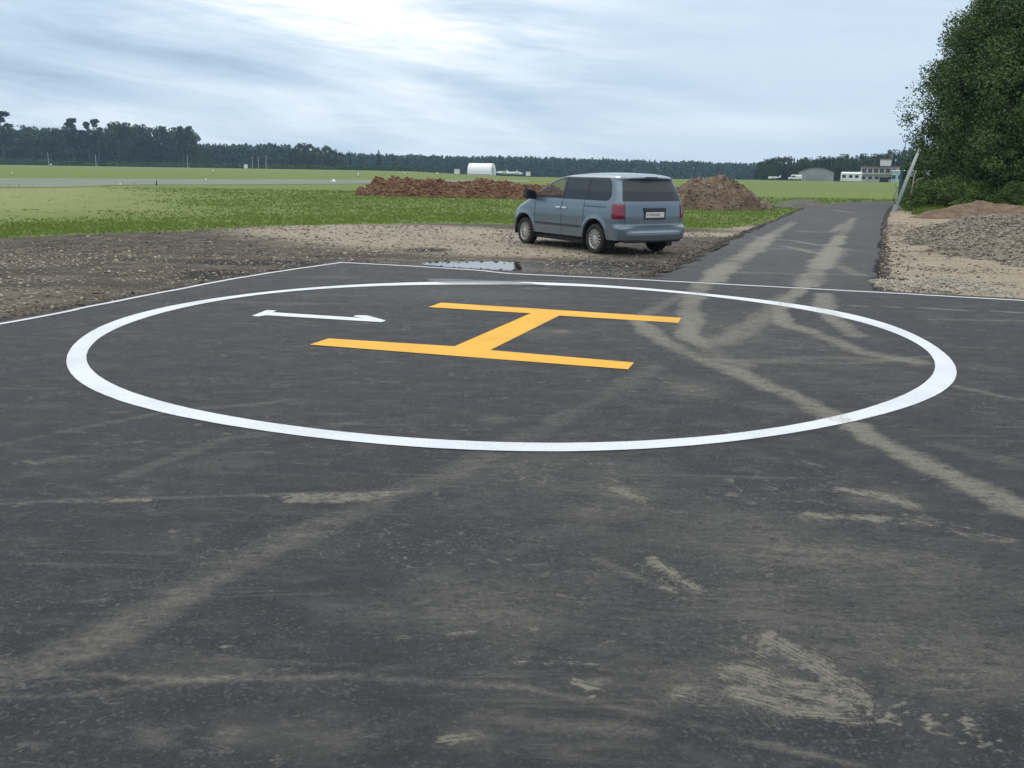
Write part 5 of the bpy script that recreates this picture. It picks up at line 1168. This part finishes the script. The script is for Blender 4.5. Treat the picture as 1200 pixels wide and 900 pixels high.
surf_panel('tailgate_seam', [(-.80, .655), (.80, .655), (.80, .668), (-.80, .668)], M['black'], 1, off=.002, fn='rear')
for s_ in (-1, 1): surf_panel('tailgate_seam', [(s_*.805-.006, .67), (s_*.805+.006, .67), (s_*.79+.006, 1.18), (s_*.79-.006, 1.18)], M['black'], 1, off=.002, fn='rear')
surf_panel('bumper_pad', [(-.70, .505), (.70, .505), (.70, .525), (-.70, .525)], M['chrome'], 1, off=.003, fn='rear')
surf_panel('bumper_lower', [(-.80, .29), (.80, .29), (.82, .34), (-.82, .34)], M['trim'], 1, off=.004, fn='rear')
# spoiler with brake light
sp_ = MB(); Vv = []
for y_ in np.linspace(-.66, .66, 15):
    xx = float(xrear(np.array(y_), 1.69)); e = 1-abs(y_/.66)**4*.6
    Vv += [(xx+.06, y_, 1.735-.03*abs(y_/.66)**3), (xx-.05*e, y_, 1.715-.03*abs(y_/.66)**3), (xx-.075*e, y_, 1.69-.02*abs(y_/.66)**3), (xx+.02, y_, 1.668)]
sp_.add(Vv, [(4*i+j, 4*i+4+j, 4*i+4+(j+1) % 4, 4*i+(j+1) % 4) for i in range(14) for j in range(4)]+[(3, 2, 1, 0), (56, 57, 58, 59)]); so2 = sp_.build('spoiler', M['paint'], van, smooth=False)
xx = float(xrear(np.array(0.), 1.69)); MB().box(xx-.088, xx-.05, -.17, .17, 1.685, 1.713, .006).build('brake_light', M['trim'], so2)
# windscreen, underbody, seats
Vv = []; zz_ = np.linspace(1.185, 1.655, 12); nc = 21
for z in zz_:
    for q in np.linspace(-.88, .88, nc):
        y_ = q*float(Wz(z)); x_ = float(XF(z))-float(LFc(z)) + float(LFc(z))*(1-abs(q)**NF)**(1/NF); Vv.append((x_+.004, y_, z))
mesh_obj('windscreen', Vv, [tuple(f) for f in gridfaces(nc, 12)], M['glass'], van, smooth=True)
ub = MB(); ub.box(.30, 3.55, -.61, .61, .20, .62, .03); ub.box(-.80, .295, -.61, .61, .36, .62, .02); ub.build('underbody', M['inner'], van)
ub = MB(); ub.box(.46, 2.44, -.93, .93, .21, .30, .02); ub.build('floor', M['inner'], van)
ub = MB(); ub.box(2.45, 3.3, -.55, .55, .63, .95, .03); ub.build('engine_bay', M['inner'], van)
MB().box(2.35, 2.85, -.80, .85, .95, 1.16, .05).build('dashboard', M['inner'], van)
for x, y_ in ((1.35, .40), (1.35, -.40), (.45, 0), (-.35, 0)):
    w2 = .26 if y_ else .62
    st = MB().box(x, x+.48, y_-w2, y_+w2, .55, .75, .04).build('seat', M['inner'], van)
    MB().add([(x-.02, y_-w2, .75), (x+.12, y_-w2, .75), (x-.10, y_-w2*.85, 1.30), (x-.20, y_-w2*.85, 1.30), (x-.02, y_+w2, .75), (x+.12, y_+w2, .75), (x-.10, y_+w2*.85, 1.30), (x-.20, y_+w2*.85, 1.30)], [(0, 1, 2, 3), (7, 6, 5, 4), (0, 4, 5, 1), (1, 5, 6, 2), (2, 6, 7, 3), (3, 7, 4, 0)]).build('backrest', M['inner'], st)
ex = MB(); ex.tube([(-.9, -.45, .22), (-.3, -.45, .22)], .028, 10); ex.build('exhaust_pipe', M['black'], van)
ex = MB(); ex.tube([(0, -.80, TR), (0, .80, TR)], .045, 8); ex.build('rear_axle', M['inner'], van)
for s_ in (-1, 1): MB().box(-.47, -.455, s_*.84-.10, s_*.84+.10, .16, .36).build('mud_flap', M['black'], van)

# ------------------------------------------------------------------ the air
zlow = float(np.min(TZ(np.array([-1650., 1650, 0, 600]), np.array([1650.]*4))))
zlow = min(zlow, -16.0) - 1
hz = MB().box(-1700, 1700, -90, 1700, zlow, 45)
t = NT('haze'); t.n.remove(t.b); out = [n for n in t.n if n.type == 'OUTPUT_MATERIAL'][0]
v = t.N('ShaderNodeVolumePrincipled'); v.inputs['Color'].default_value = (.50, .74, 1.0, 1); v.inputs['Density'].default_value = .00015; v.inputs['Anisotropy'].default_value = .1
t.L(v.outputs[0], out.inputs['Volume'])
hz.build('haze', t.m, kind='stuff', label='faint bluish haze over the airfield')
scene.cycles.volume_max_steps = 64
scene.cycles.transparent_max_bounces = 12
